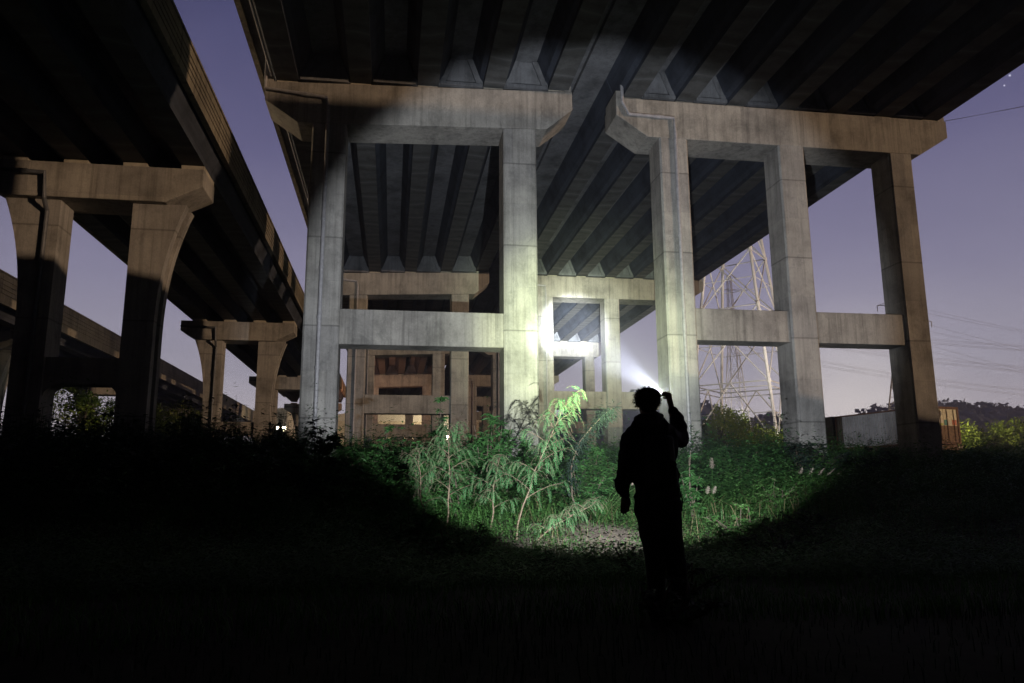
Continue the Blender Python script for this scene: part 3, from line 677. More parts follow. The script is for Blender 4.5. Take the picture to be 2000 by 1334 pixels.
def sapling(loc, h, lean, label, seed, nbr=12, leafL=0.34, spread=0.5):
    rr = random.Random(seed); root = empty('feathery_sapling', loc, label, 'sapling', 'feathery leaved saplings'); tr = MB(); lf = MB()
    top = Vector((lean[0], lean[1], h)); pts = []
    for k in range(9):
        t = k/8; pts.append(Vector((top.x*t**1.5+0.02*rr.gauss(0,1), top.y*t+0.02*rr.gauss(0,1), h*t)))
    tr.tube(pts, [0.021*(1-0.75*k/8) for k in range(9)], 6)
    for b in range(nbr):
        t = 0.30+0.70*(b/(nbr-1))**0.85; i = min(7, int(t*8)); p = pts[i].lerp(pts[i+1], t*8-i)
        a = b*2.4+rr.uniform(-.5,.5); e = Vector((math.cos(a), math.sin(a)*0.8, 0.5+0.5*t)).normalized()
        bl = spread*(1.2-0.85*t)*rr.uniform(0.45,1.15)+0.05; bp = [p]; q = p.copy(); ns = 5
        for k in range(ns):
            q = q+e*bl/ns; e = (e+Vector((0,0,-0.10))).normalized(); bp.append(q.copy())
        tr.tube(bp, [0.009,0.008,0.007,0.006,0.004,0.003], 4, cap=False)
        for k in range(1, ns+1):
            for _ in range(2 if k < ns else 4):
                a2 = a+rr.uniform(-1.9, 1.9); dd = Vector((math.cos(a2), math.sin(a2), rr.uniform(-0.1, 0.8)))
                feather_leaf(lf, tr, bp[k], dd, leafL*rr.uniform(0.6,1.2), rr)
    tr.build('trunk', M['bark'], root, smooth=True, fix=False); lf.build('crown', M['feather'], root, fix=False)
    return root
def broadbush(loc, h, w, n, label, seed, mat='broad', leaf=(0.11, 0.045), name='leafy_bush', stems=6, cat='bush', group='broad leaved bushes', bark='bark_dark'):
    rr = random.Random(seed); root = empty(name, loc, label, cat, group); tr = MB(); lf = MB()
    for s in range(stems):
        a = rr.uniform(0, 6.28); rad = w*0.5*math.sqrt(rr.random()); hh = h*rr.uniform(0.55, 1.0)*(1-0.35*(rad/(w*0.5+1e-6))**2)
        if s == 0: hh = h; rad *= 0.3
        e = Vector((math.cos(a)*rad, math.sin(a)*rad, hh)); pts = []
        ph = rr.uniform(0, 6)
        for k in range(8):
            t = k/7; pts.append(Vector((e.x*t**0.8+0.04*math.sin(ph+3*t), e.y*t**0.8+0.04*math.cos(ph+4*t), e.z*t)))
        tr.tube(pts, [0.02*(1-0.8*k/7)+0.002 for k in range(8)], 5, cap=False)
        nt_ = int(n/stems)
        nb = max(3, nt_//16)
        for b in range(nb):
            t = rr.uniform(0.18, 1.0); i = min(6, int(t*7)); p = pts[i].lerp(pts[i+1], t*7-i)
            a2 = rr.uniform(0, 6.28); bl = rr.uniform(0.15, 0.5)*w*0.55*(1.2-t*0.7); d = Vector((math.cos(a2), math.sin(a2), rr.uniform(0.1, 0.8))).normalized()
            q = p.copy(); bp = [p]
            for k in range(3): q = q+d*bl/3; d = (d+Vector((0,0,-0.12))).normalized(); bp.append(q.copy())
            tr.tube(bp, [0.006,0.005,0.004,0.002], 3, cap=False)
            for k in range(16):
                tt = rr.uniform(0.15, 1.0)*3; i2 = min(2, int(tt)); pp = bp[i2].lerp(bp[i2+1], tt-i2)
                a3 = rr.uniform(0, 6.28); dd = (d*0.5+Vector((math.cos(a3), math.sin(a3), rr.uniform(-0.6, 0.35)))).normalized()
                leaf_quad(lf, pp, dd, Vector((rr.gauss(0,.4), rr.gauss(0,.4), 1)), leaf[0]*rr.uniform(0.6,1.25), leaf[1]*rr.uniform(0.7,1.2))
    tr.build('stem', M[bark], root, fix=False); lf.build('foliage', M[mat], root, fix=False)
    return root
def at(x, y, dz=0): return (x, y, hz(x, y)-0.03+dz)
# saplings (torch lit)
sapling(at(2.5, 15.5), 2.85, (1.15, 0.2), 'tallest feathery sapling, pale green in the torch light, in front of the middle pillar', 3, 19, 0.42, 0.85)
sapling(at(2.75, 15.1), 0.8, (1.2, -0.2), 'low feathery sapling leaning right at the foot of the tallest one', 9, 12, 0.34, 0.4)
sapling(at(1.25, 17.2), 2.15, (0.05, 0.3), 'slim feathery sapling left of the dark leafy bush', 5, 17, 0.36, 0.65)
sapling(at(0.7, 17.0), 1.55, (-0.1, 0.2), 'smaller feathery sapling at the left edge of the lit patch', 6, 12, 0.34, 0.6)
sapling(at(2.15, 16.6), 1.5, (0.15, 0.2), 'feathery sapling of middle height between the slim and the tallest one', 12, 12, 0.36, 0.5)
broadbush(at(2.4, 19.0), 2.5, 2.2, 4200, 'dense dark green leafy bush just left of the middle pillar', 21, leaf=(0.19, 0.065), stems=11)
broadbush(at(1.15, 20.0), 2.8, 1.2, 1700, 'tall thin leafy shrub rising before the second row crossbeam', 22, leaf=(0.18, 0.06), stems=5)
broadbush(at(0.2, 20.5), 1.6, 2.4, 2600, 'leafy bush at the left of the lit patch', 23, leaf=(0.17, 0.06), stems=9)
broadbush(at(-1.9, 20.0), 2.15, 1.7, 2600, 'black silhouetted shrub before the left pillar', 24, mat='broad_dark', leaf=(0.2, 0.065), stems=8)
broadbush(at(4.5, 18.3), 1.6, 1.6, 2200, 'yellow green leafy bush right of the tallest sapling', 25, leaf=(0.16, 0.05), stems=8)
broadbush(at(6.8, 17.0), 1.65, 0.8, 600, 'thin leafy shrub beside the raised arm of the person', 26, leaf=(0.17, 0.055), stems=4)
broadbush(at(13.4, 24.0), 1.3, 3.2, 3600, 'dark broad leaved bush at the foot of the second right pillar', 27, mat='broad_dark', leaf=(0.2, 0.09), stems=12)
broadbush(at(16.6, 26.0), 0.9, 2.6, 2200, 'dark broad leaved bush before the container truck', 28, mat='broad_dark', leaf=(0.18, 0.07), stems=9)
broadbush(at(9.6, 22.0), 1.0, 2.8, 2600, 'low dark bush right of the silver grass plume', 31, mat='broad', leaf=(0.13, 0.05), stems=10)
broadbush(at(3.25, 10.6), 0.5, 0.85, 900, 'small black weed clump at the feet of the person', 29, mat='broad_dark', leaf=(0.05, 0.03), stems=10)
broadbush(at(0.55, 18.4), 1.75, 1.5, 2200, 'full leafy bush between the two slim saplings at left', 51, leaf=(0.15, 0.055), stems=9)
broadbush(at(-0.75, 18.2), 1.2, 1.6, 1800, 'half lit leafy bush at the left rim of the torch light', 52, leaf=(0.15, 0.055), stems=9)
broadbush(at(7.3, 15.4), 0.7, 1.8, 1500, 'low bright leafy herbs below the silver grass plume', 53, mat='weed', leaf=(0.08, 0.045), stems=12)
broadbush(at(9.6, 18.6), 0.85, 2.2, 1700, 'leafy herbs at the right rim of the torch light', 54, mat='weed', leaf=(0.09, 0.045), stems=12)
broadbush(at(1.5, 14.6), 0.6, 1.6, 1300, 'low leafy herbs left of the trunk of the tallest sapling', 55, mat='weed', leaf=(0.08, 0.045), stems=12)
broadbush(at(1.0, 12.9), 0.75, 1.5, 1500, 'dark weed clump at the left lower rim of the torch light', 61, mat='broad', leaf=(0.09, 0.05), stems=12)
broadbush(at(0.3, 15.2), 1.0, 1.6, 1700, 'dark leafy clump left of the smaller sapling', 62, mat='broad', leaf=(0.12, 0.05), stems=10)
broadbush(at(6.6, 12.6), 0.5, 1.7, 1500, 'low dark clump in front of the round leaved herbs', 63, mat='broad_dark', leaf=(0.07, 0.045), stems=12)
broadbush(at(8.6, 14.8), 0.65, 2.0, 1600, 'dark clump at the right lower rim of the torch light', 64, mat='broad_dark', leaf=(0.09, 0.05), stems=12)
broadbush(at(2.4, 11.4), 0.4, 1.3, 1200, 'small dark clump below the bare patch of earth', 65, mat='broad', leaf=(0.06, 0.035), stems=12)
broadbush(at(3.6, 20.5), 1.7, 2.0, 2400, 'dark leafy bush directly before the foot of the middle pillar', 41, leaf=(0.18, 0.065), stems=8)
broadbush(at(5.6, 21.5), 1.5, 2.2, 2200, 'leafy bush in the dark gap right of the leaning shrub', 42, leaf=(0.17, 0.06), stems=8)
broadbush(at(-0.4, 22.5), 1.9, 2.6, 2600, 'dark bush between the left pillar and the lit bushes', 43, leaf=(0.19, 0.07), stems=9)
broadbush(at(1.55, 17.9), 1.35, 1.3, 1500, 'small dense leafy bush behind the slim sapling', 44, leaf=(0.15, 0.055), stems=8)
broadbush(at(10.9, 24.0), 1.35, 2.6, 2400, 'dark leafy bush between the third and second pillars from the right', 45, leaf=(0.18, 0.07), stems=9)
broadbush(at(8.6, 24.5), 1.2, 2.4, 2000, 'leafy bush left at the foot of the piped pillar', 46, leaf=(0.18, 0.07), stems=8)
broadbush(at(19.0, 28.0), 1.0, 3.0, 2000, 'black low bush at the foot of the right edge pillar', 47, mat='broad_dark', leaf=(0.18, 0.07), stems=9)
broadbush(at(2.55, 6.9), 0.42, 0.8, 700, 'dark weed clump hiding the right shoe of the person', 48, mat='broad_dark', leaf=(0.05, 0.03), stems=10)
broadbush(at(2.0, 5.7), 0.34, 0.9, 700, 'dark weed clump behind the left shoe of the person', 49, mat='broad_dark', leaf=(0.05, 0.03), stems=10)
broadbush(at(5.9, 13.2), 0.45, 1.6, 1600, 'low round leaved herb patch right of the person', 33, mat='weed', leaf=(0.06, 0.04), stems=14)
# dark branch sweeping in from the right of the second row opening
def bough():
    root = empty('leaning_shrub', at(4.2, 17.0), 'dark leaning shrub with a bushy bent tip before the pale opening', 'shrub'); rr = random.Random(4); tr = MB(); lf = MB()
    pts = [Vector(p) for p in ((0,0,0),(-0.2,0,0.6),(-0.2,0,1.3),(0.0,0,1.8),(0.3,0,2.15),(0.55,0,2.4),(0.8,0,2.6))]
    tr.tube(pts, [0.02,0.018,0.015,0.012,0.01,0.007,0.004], 5)
    for k in range(1300):
        t = rr.uniform(1.2, 6); i = min(5, int(t)); p = pts[i].lerp(pts[i+1], t-i); a = rr.uniform(0, 6.28); 
        o = Vector((math.cos(a), math.sin(a), rr.uniform(-0.9, 0.6)))*rr.uniform(0.02, 0.26)
        leaf_quad(lf, p+o, o+Vector((0,0,-0.02)), Vector((0,0,1)), rr.uniform(0.08,0.15), 0.035)
    tr.build('stem', M['bark_dark'], root); lf.build('foliage', M['broad_dark'], root, fix=False)
bough()

# grass and weeds
def in_view(x, y, m=1.5):
    return -0.62*y-m < x < 1.0*y+m
def grass(name, n, yr, hr, mat, seed, label, dens=None, wid=0.010, bend=0.5):
    rr = random.Random(seed); mb = MB(); made = 0; tries = 0
    while made < n and tries < n*12:
        tries += 1
        y = yr[0]+(yr[1]-yr[0])*rr.random()**1.0; x = rr.uniform(-0.55*y-1, 0.95*y+1)
        g = 0.5+0.5*noise.noise(Vector((x*0.55, y*0.55, seed)))
        dd = dens(x, y) if dens else 1
        if rr.random() > dd*(0.25+1.1*g): continue
        z = hz(x, y); h = rr.uniform(*hr)*(0.5+0.9*g)*(0.75+0.25*min(1, y/20)); a = rr.uniform(0, 6.28); b = bend*h*rr.uniform(0.2,1.1)
        bx, by = math.cos(a)*b, math.sin(a)*b; w = wid*rr.uniform(0.6,1.4)*(0.7+y/25); sx, sy = -math.sin(a+rr.uniform(-1,1))*w, math.cos(a)*w
        n0 = len(mb.v)
        mb.v += [(x-sx,y-sy,z-0.03),(x+sx,y+sy,z-0.03),(x+bx*0.3+sx*0.8,y+by*0.3+sy*0.8,z+h*0.55),(x+bx*0.3-sx*0.8,y+by*0.3-sy*0.8,z+h*0.55),(x+bx,y+by,z+h*rr.uniform(0.75,1.0))]
        mb.f += [(n0,n0+1,n0+2,n0+3),(n0+3,n0+2,n0+4)]; made += 1
    return tag(mb.build(name, M[mat], fix=False), label, 'grass', kind='stuff')
def patch(x, y):      # bare dirt track from the camera towards the bushes
    d = math.hypot((x-4.3)/0.75, (y-15.0)/1.9)
    d += 0.35*noise.noise(Vector((x*2.3, y*1.2, 4)))
    return 0.05 if d < 0.75 else (0.45 if d < 1.1 else 1)
grass('short_grass', 24000, (5.5, 19), (0.06, 0.26), 'grass', 1, 'short green grass under the viaduct, torch lit in the middle', patch, 0.005, 0.9)
grass('tall_grass', 10000, (16.5, 31), (0.25, 0.75), 'grass', 2, 'tall green grass around the pier feet', patch, 0.005, 0.95)
grass('dry_grass', 1500, (12, 26), (0.3, 0.95), 'drygrass', 3, 'dry straw coloured grass stems among the green', lambda x, y: patch(x, y)*(1 if 2.6 < x < 12 else 0.25), 0.004, 1.5)
grass('far_grass', 20000, (30, 75), (0.2, 0.6), 'grass', 4, 'rough grass filling the ground behind the piers', None, 0.02, 0.5)
grass('foreground_grass', 5000, (1.8, 6.5), (0.05, 0.2), 'broad_dark', 5, 'foreground grass with its unlit darkness put into the colour', patch, 0.004, 0.5)  # near-black leaf tone stands in for the foreground's shade
def weeds(name, n, yr, hr, seed, label, lf=(0.05, 0.03), dens=None, mat='weed'):
    rr = random.Random(seed); mb = MB(); made = 0
    while made < n:
        y = rr.uniform(*yr); x = rr.uniform(-0.55*y-1, 0.95*y+1)
        g = 0.5+0.5*noise.noise(Vector((x*0.4, y*0.4, seed)))
        if rr.random() > (dens(x, y) if dens else 1)*(g*1.5-0.1): continue
        z = hz(x, y); g2 = max(0, 0.5+1.1*noise.noise(Vector((x*0.9, y*0.9, seed+5)))); h = rr.uniform(*hr)*(0.35+0.6*g+0.9*g2*g2); made += 1
        ex, ey = rr.gauss(0, 0.1), rr.gauss(0, 0.1)
        n0 = len(mb.v); wd = lf[0]*0.035
        if name in ('left_thicket', 'back_weeds'): mb.v += [(x-wd,y,z-0.05),(x+wd,y,z-0.05),(x+ex+wd*0.5,y+ey,z+h),(x+ex-wd*0.5,y+ey,z+h)]; mb.f.append((n0,n0+1,n0+2,n0+3))
        for k in range(11):
            t = rr.uniform(0.15, 1); p = Vector((x+ex*t+rr.gauss(0,0.07), y+ey*t+rr.gauss(0,0.07), z+h*t)); a = rr.uniform(0, 6.28)
            leaf_quad(mb, p, Vector((math.cos(a), math.sin(a), rr.uniform(-0.4,0.5))), Vector((0,0,1)), lf[0]*rr.uniform(0.6,1.4), lf[1]*rr.uniform(0.7,1.3))
    return tag(mb.build(name, M[mat], fix=False), label, 'weeds', kind='stuff')
weeds('low_weeds', 21000, (9, 20), (0.14, 0.55), 11, 'low leafy weeds on the torch lit ground', (0.055, 0.035), patch)
weeds('tall_weeds', 16000, (17.5, 34), (0.35, 1.15), 12, 'tall leafy weeds between the piers', (0.11, 0.05), patch)
weeds('waist_high_scrub', 6000, (18.5, 31), (0.7, 1.6), 14, 'waist high dark leafy scrub around the pier feet', (0.16, 0.065), lambda x, y: 1 if (x < 0.14*y or 0.36*y < x < 0.55*y) else (0.2 if x < 0.5*y else 0.05), 'broad')
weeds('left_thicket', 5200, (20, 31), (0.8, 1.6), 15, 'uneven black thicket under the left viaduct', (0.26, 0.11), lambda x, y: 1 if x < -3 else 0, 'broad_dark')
weeds('back_weeds', 7000, (30, 62), (0.3, 1.0), 13, 'dark scrub behind the first piers', (0.22, 0.12), None, 'broad')
# silver grass
def silver(x, y, h, label, seed, lean=0.1, n=26, plumes=1):
    rr = random.Random(seed); root = empty('silver_grass', at(x, y), label, 'grass clump', 'silver grass clumps'); mb = MB(); pm = MB()
    for k in range(n):
        a = rr.uniform(0, 6.28); L_ = h*rr.uniform(0.4,0.85); b = L_*rr.uniform(0.15,0.6); p0 = Vector((rr.gauss(0,.05), rr.gauss(0,.05), 0)); w = 0.008
        pts = [p0+Vector((math.cos(a)*b*t*t, math.sin(a)*b*t*t, L_*(t-0.25*t*t))) for t in (0,.35,.7,1)]
        s = Vector((-math.sin(a), math.cos(a), 0))*w; n0 = len(mb.v)
        mb.v += [tuple(q) for q in (pts[0]-s, pts[0]+s, pts[1]-s, pts[1]+s, pts[2]-s*.7, pts[2]+s*.7, pts[3])]
        mb.f += [(n0,n0+1,n0+3,n0+2),(n0+2,n0+3,n0+5,n0+4),(n0+4,n0+5,n0+6)]
    for j in range(plumes):
        l = lean*(1+0.5*j); sp = [Vector((l*t*t*h+0.03*j, 0.05*j, h*t)) for t in (0,.3,.6,.8)]
        mb.tube(sp, 0.004, 4, cap=False); q = sp[-1]
        for k in range(170):
            t = rr.random(); c = q+Vector((l*0.6*t*h*0.2, 0, t*h*0.2)); a = rr.uniform(0,6.28); d = Vector((math.cos(a)*0.5+l, math.sin(a)*0.5, 0.9)).normalized()
            leaf_quad(pm, c+d*0.01, (d+Vector((rr.gauss(0,.3), rr.gauss(0,.3), 0))), Vector((a, 1, 0.3)), 0.05+0.07*(1-t), 0.0022)
    mb.build('blade', M['grass'], root, fix=False); pm.build('plume', M['plume'], root, fix=False)
silver(7.85, 18.3, 1.35, 'silver grass with one upright pale plume, right of the person', 1, 0.04, 46)
silver(6.9, 17.0, 0.8, 'short silver grass with a pinkish plume beside the legs of the person', 2, 0.5, 40, 2)
silver(10.7, 20.2, 0.95, 'silver grass bending under soft plumes at the right of the lit patch', 3, 0.9, 46, 5)
silver(4.75, 17.2, 1.0, 'silver grass with blurred plumes left of the person', 4, 0.5, 46, 4)

# trees further off
def tree(x, y, h, w, label, seed, n=2600, mat='tree', leaf=0.35, z=None):
    rr = random.Random(seed); root = empty('broadleaf_tree', (x, y, hz(x, y) if z is None else z), label, 'tree', 'trees beyond the viaducts'); tr = MB(); lf = MB()
    tr.tube([(0,0,-0.5),(0.1,0,h*0.3),(0.0,0.1,h*0.6),(0.1,0,h*0.9)], [0.22,0.17,0.11,0.03], 7)
    cl = []
    for k in range(14):
        a = rr.uniform(0,6.28); r_ = w*0.5*math.sqrt(rr.random()); zz = h*rr.uniform(0.25, 0.95)*(1-0.3*(r_/(w*0.5))**2); c = Vector((math.cos(a)*r_, math.sin(a)*r_, zz)); cl.append((c, rr.uniform(0.14,0.26)*w))
        tr.tube([(0.05,0,h*0.3), tuple(c*0.6+Vector((0,0,h*0.1))), tuple(c)], [0.08,0.05,0.02], 5, cap=False)
    for k in range(n):
        c, r_ = rr.choice(cl); d = Vector((rr.gauss(0,1), rr.gauss(0,1), rr.gauss(0,0.8))).normalized()*r_*rr.uniform(0.5,1.1); p = c+d
        leaf_quad(lf, p, Vector((rr.gauss(0,1), rr.gauss(0,1), rr.gauss(0,.6))), Vector((rr.gauss(0,.5),rr.gauss(0,.5),1)), leaf*rr.uniform(.6,1.3), leaf*0.6)
    tr.build('trunk', M['bark_dark'], root); lf.build('crown', M[mat], root, fix=False)
tree(27.5, 62, 4.2, 5.5, 'rounded tree at the left foot of the large pylon', 1, 7000, leaf=0.22)
tree(31.8, 64, 3.2, 4.0, 'low yellow green tree right of the rounded one, behind the pylon legs', 2, 2200, leaf=0.25)
tree(36.5, 66, 2.6, 4.5, 'low tree beside the second right pillar', 3, 1800, leaf=0.25)
for k, (x, y, h, w) in enumerate(((66,88,5.2,7),(72,90,4.0,7),(79,93,4.4,8),(60,86,4.2,6),(86,94,4.6,8),(94,99,5,8))):
    tree(x, y, h, w, ['bright yellow green tree just right of the truck','low bright tree second to the right of the truck','lit tree at the right edge of the picture','lit tree half behind the truck','lit tree out past the right edge','farther lit tree past the right edge'][k], 40+k, 2000, leaf=0.42)
tree(-21.5, 58, 5.6, 5, 'dark tree with pale lit tips seen between the nearest left pillars', 60, 6500, leaf=0.24)
tree(-17.6, 62, 4.6, 5.0, 'green tree framed by the left piers', 61, 7000, leaf=0.24)
tree(-33.5, 56, 4.5, 5, 'dark tree at the left edge', 62, 5000, leaf=0.3)
tree(-22.5, 84, 5.0, 6, 'farther tree behind the left piers', 63, 5000, leaf=0.3)

# unseen ramp-shaped blocker added behind the camera to cut off the low warm light
def added_ramp_blocker():
    mb = MB(); ya, yb = -19, -13
    mb.add([(46.31,ya,-1),(98,ya,-1),(98,ya,1.7),(46.31,ya,10.0),(46.31,yb,-1),(98,yb,-1),(98,yb,1.7),(46.31,yb,10.0)], [(0,1,2,3),(7,6,5,4),(0,4,5,1),(1,5,6,2),(2,6,7,3),(3,7,4,0)])
    o = mb.build('added_ramp_blocker', M['cap']); tag(o, 'unseen ramp-shaped blocker added behind the camera to shade the piers', 'ramp')
added_ramp_blocker()
def cap_shade_wall():  # unseen wall added to shade the left cap below its top strip
    mb = MB(); mb.box(95.6, 107.8, -43.3, -42.7, -1, 17.45); tag(mb.build('added_shade_wall', M['cap']), 'unseen tall wall added behind the camera to shade the nearest left cap', 'wall')
cap_shade_wall()
def stepped_light_blocker():  # unseen stepped block added to keep low light off foreground and near decks
    mb = MB(); mb.box(-30, 26.4, -18, -14.5, -1, 12.9); mb.box(26.4, 46.3, -18.2, -14.7, -1, 19.0)
    tag(mb.build('added_stepped_blocker', M['cap']), 'unseen stepped wall added behind the camera to block the low light', 'wall')
stepped_light_blocker()
# ------------------------------------------------------------------ person
def ball(mb, c, r, n=14):
    c = Vector(c); r = r if hasattr(r, '__len__') else (r, r, r); vs = []; fs = []
    m = n//2
    for a in range(1, m):
        for b in range(n):
            th = math.pi*a/m; ph = 2*math.pi*b/n
            vs.append((c.x+r[0]*math.sin(th)*math.cos(ph), c.y+r[1]*math.sin(th)*math.sin(ph), c.z+r[2]*math.cos(th)))
    t = len(vs); vs += [(c.x, c.y, c.z+r[2]), (c.x, c.y, c.z-r[2])]
    for a in range(m-2):
        for b in range(n): fs.append((a*n+b, a*n+n+b, a*n+n+(b+1)%n, a*n+(b+1)%n))
    for b in range(n): fs.append((t, b, (b+1)%n)); fs.append((t+1, (m-2)*n+(b+1)%n, (m-2)*n+b))
    mb.add(vs, fs)
def limb(mb, pts):                # pts: [((x,y,z), r), ...] tapered capsule chain
    for (a, ra), (b, rb) in zip(pts, pts[1:]):
        mb.tube([a, b], [ra, rb], 12)
    for p, r_ in pts: ball(mb, p, r_, 12)
def fuse(o, vox, it=4, fac=0.5):
    m = o.modifiers.new('fuse', 'REMESH'); m.mode = 'VOXEL'; m.voxel_size = vox; m.use_smooth_shade = True
    m = o.modifiers.new('soften', 'SMOOTH'); m.iterations = it; m.factor = fac
    return o
def folds(o, st, sc_):
    t = bpy.data.textures.new('cloth_folds', 'CLOUDS'); t.noise_scale = sc_
    d = o.modifiers.new('folds', 'DISPLACE'); d.texture = t; d.strength = st; d.texture_coords = 'GLOBAL'; d.mid_level = 0.5
def person():
    gz = hz(2.2, 6.3)
    root = empty('person', (2.2, 6.3, gz), 'person in dark jacket and trousers seen from behind, raising a lit torch', 'person')
    O = Vector((2.2, 6.3, gz))
    J = lambda x, y, z: tuple(Vector((x, y, z))-O)
    T = Vector(TORCH); D = AXIS
    m = MB()
    # head with brow, jaw, nose, ears; neck
    hx = 2.165
    ball(m, J(hx,6.325,1.68), (0.076,0.096,0.098), 20); ball(m, J(hx,6.35,1.61), (0.056,0.066,0.062), 16)
    limb(m, [(J(hx,6.425,1.665),0.012),(J(hx,6.440,1.64),0.015)]); limb(m, [(J(hx-0.025,6.408,1.602),0.010),(J(hx+0.025,6.408,1.602),0.010)])
    for q in (-1, 1): ball(m, J(hx+q*0.080,6.315,1.66), (0.014,0.022,0.033), 10)
    limb(m, [(J(2.175,6.30,1.40),0.075),(J(2.17,6.305,1.50),0.060),(J(hx,6.315,1.60),0.056)])
    ball(m, J(2.19,6.30,1.25), (0.15,0.10,0.22), 18); ball(m, J(2.21,6.30,1.02), (0.14,0.10,0.18), 18)
    limb(m, [(J(2.04,6.30,1.40),0.06),(J(2.33,6.32,1.40),0.06)])
    limb(m, [(J(2.015,6.30,1.385),0.055),(J(1.955,6.29,1.13),0.042),(J(1.94,6.32,0.90),0.028)])
    limb(m, [(J(2.335,6.32,1.40),0.055),(J(2.525,6.50,1.375),0.045),(J(2.45,6.50,1.63),0.028)])
    for hx_, kx, ax, ay in ((2.13,2.165,2.17,6.27),(2.31,2.345,2.40,6.30)):
        limb(m, [(J(hx_,6.30,0.90),0.09),(J(kx,6.31,0.50),0.058),(J(ax,ay,0.09),0.04)])
    # left hand, relaxed: palm, four fingers and thumb
    px, py, pz = 1.945, 6.335, 0.825
    ball(m, J(px,py,pz+0.015), (0.040,0.018,0.048), 14); limb(m, [(J(1.94,6.322,0.90),0.027),(J(px,py,pz+0.04),0.026)])
    for k, l in enumerate((0.066,0.080,0.076,0.058)):
        x0 = px-0.032+k*0.0215; limb(m, [(J(x0,py,pz-0.01),0.0095),(J(x0,py+0.006,pz-0.01-l*0.45),0.009),(J(x0+0.002,py+0.020,pz-0.01-l*0.8),0.008),(J(x0+0.003,py+0.036,pz-0.01-l),0.007)])
    limb(m, [(J(px+0.028,py,pz+0.045),0.012),(J(px+0.048,py+0.014,pz+0.018),0.010),(J(px+0.050,py+0.028,pz-0.012),0.009)])
    # right hand closed round the torch barrel
    g = T-D*0.085; side = D.cross(Vector((0,0,1))).normalized(); upv = side.cross(D).normalized()
    pc = g+side*0.034-upv*0.010
    ball(m, tuple(pc-O), (0.022,0.042,0.036), 14); limb(m, [(J(2.45,6.50,1.645),0.028),(tuple(pc-O-upv*0.02),0.027)])
    for k in range(4):
        c = g+D*(0.030-0.020*k); r_ = 0.025
        limb(m, [(tuple(c-O+side*r_*1.25*math.cos(a)+upv*r_*math.sin(a)), q) for a, q in ((R(5),0.0105),(R(60),0.010),(R(120),0.009),(R(180),0.0085))])
    limb(m, [(tuple(pc-upv*0.028-O),0.013),(tuple(g+D*0.015-upv*0.030+side*0.010-O),0.011),(tuple(g+D*0.03-upv*0.024-side*0.014-O),0.009)])
    body = fuse(m.build('body', M['skin'], root, smooth=True), 0.007, 3)
    for q in (-1, 1):
        e = MB(); ball(e, J(hx+q*0.030,6.412,1.68), 0.011, 10); e.build('eye', M['darkmetal'], body, smooth=True)
    # jacket
    m = MB()
    ball(m, J(2.195,6.30,1.27), (0.215,0.16,0.21), 20); ball(m, J(2.205,6.30,1.06), (0.205,0.16,0.20), 20)
    m.tube([J(2.21,6.30,1.08), J(2.215,6.30,0.90), J(2.215,6.30,0.84)], [0.18,0.19,0.175], 20)
    ball(m, J(2.215,6.30,0.89), (0.205,0.16,0.08), 18)
    limb(m, [(J(2.02,6.30,1.39),0.085),(J(2.175,6.30,1.425),0.10),(J(2.335,6.32,1.40),0.088)])
    limb(m, [(J(2.00,6.30,1.375),0.082),(J(1.965,6.29,1.25),0.072),(J(1.945,6.285,1.12),0.070),(J(1.925,6.30,1.02),0.068),(J(1.925,6.31,0.95),0.062),(J(1.94,6.32,0.905),0.047)])
    limb(m, [(J(2.335,6.32,1.395),0.088),(J(2.43,6.41,1.375),0.080),(J(2.525,6.50,1.38),0.078),(J(2.515,6.50,1.46),0.072),(J(2.485,6.50,1.56),0.058),(J(2.46,6.50,1.635),0.040)])
    ring = []
    for k in range(17):
        a = R(-230+k*280/16); ring.append((J(2.172+0.092*math.cos(a), 6.298+0.078*math.sin(a), 1.525-0.02*math.sin(a)+0.012*math.sin(k*1.7)), 0.038+0.008*math.sin(k*2.3)))
    limb(m, ring)
    limb(m, [(J(2.04,6.25,1.475),0.04),(J(2.09,6.215,1.455),0.05),(J(2.17,6.20,1.44),0.055),(J(2.26,6.215,1.45),0.05),(J(2.305,6.25,1.46),0.035)])   # hood down the back
    jk = fuse(m.build('jacket', M['cloth'], root, smooth=True), 0.013, 2); folds(jk, 0.045, 0.10)
    # trousers
    m = MB(); ball(m, J(2.22,6.30,0.86), (0.185,0.14,0.16), 18)
    limb(m, [(J(2.13,6.30,0.84),0.118),(J(2.15,6.31,0.62),0.105),(J(2.168,6.31,0.45),0.090),(J(2.175,6.29,0.28),0.080),(J(2.172,6.28,0.10),0.076)])
    limb(m, [(J(2.30,6.30,0.84),0.118),(J(2.325,6.31,0.62),0.102),(J(2.345,6.31,0.45),0.088),(J(2.365,6.30,0.28),0.080),(J(2.385,6.30,0.10),0.074)])
    tr = fuse(m.build('trousers', M['trouser'], root, smooth=True), 0.014, 3); folds(tr, 0.035, 0.12)
    for x, y in ((2.172, 6.28), (2.402, 6.30)):
        m = MB(); limb(m, [(J(x,y-0.04,gz+0.055),0.045),(J(x,y+0.05,gz+0.06),0.046),(J(x+0.01,y+0.17,gz+0.045),0.040)]); fuse(m.build('shoe', M['shoe'], root, smooth=True), 0.01, 3)
    # hair: rough tousled mass
    m = MB(); rr = random.Random(5); hc = Vector(J(hx,6.312,1.70))
    ball(m, tuple(hc), (0.098,0.108,0.090), 20); ball(m, tuple(hc+Vector((0,-0.035,-0.055))), (0.082,0.068,0.068), 16)
    for k in range(110):
        n = Vector((rr.gauss(0,1), rr.gauss(-0.5,1), rr.gauss(0.5,0.8))).normalized()
        p = hc+Vector((n.x*0.096, n.y*0.106, n.z*0.086)); ball(m, tuple(p), rr.uniform(0.010,0.022), 8)
    hr = fuse(m.build('hair', M['hair'], root, smooth=True), 0.008, 1)
    m = MB()
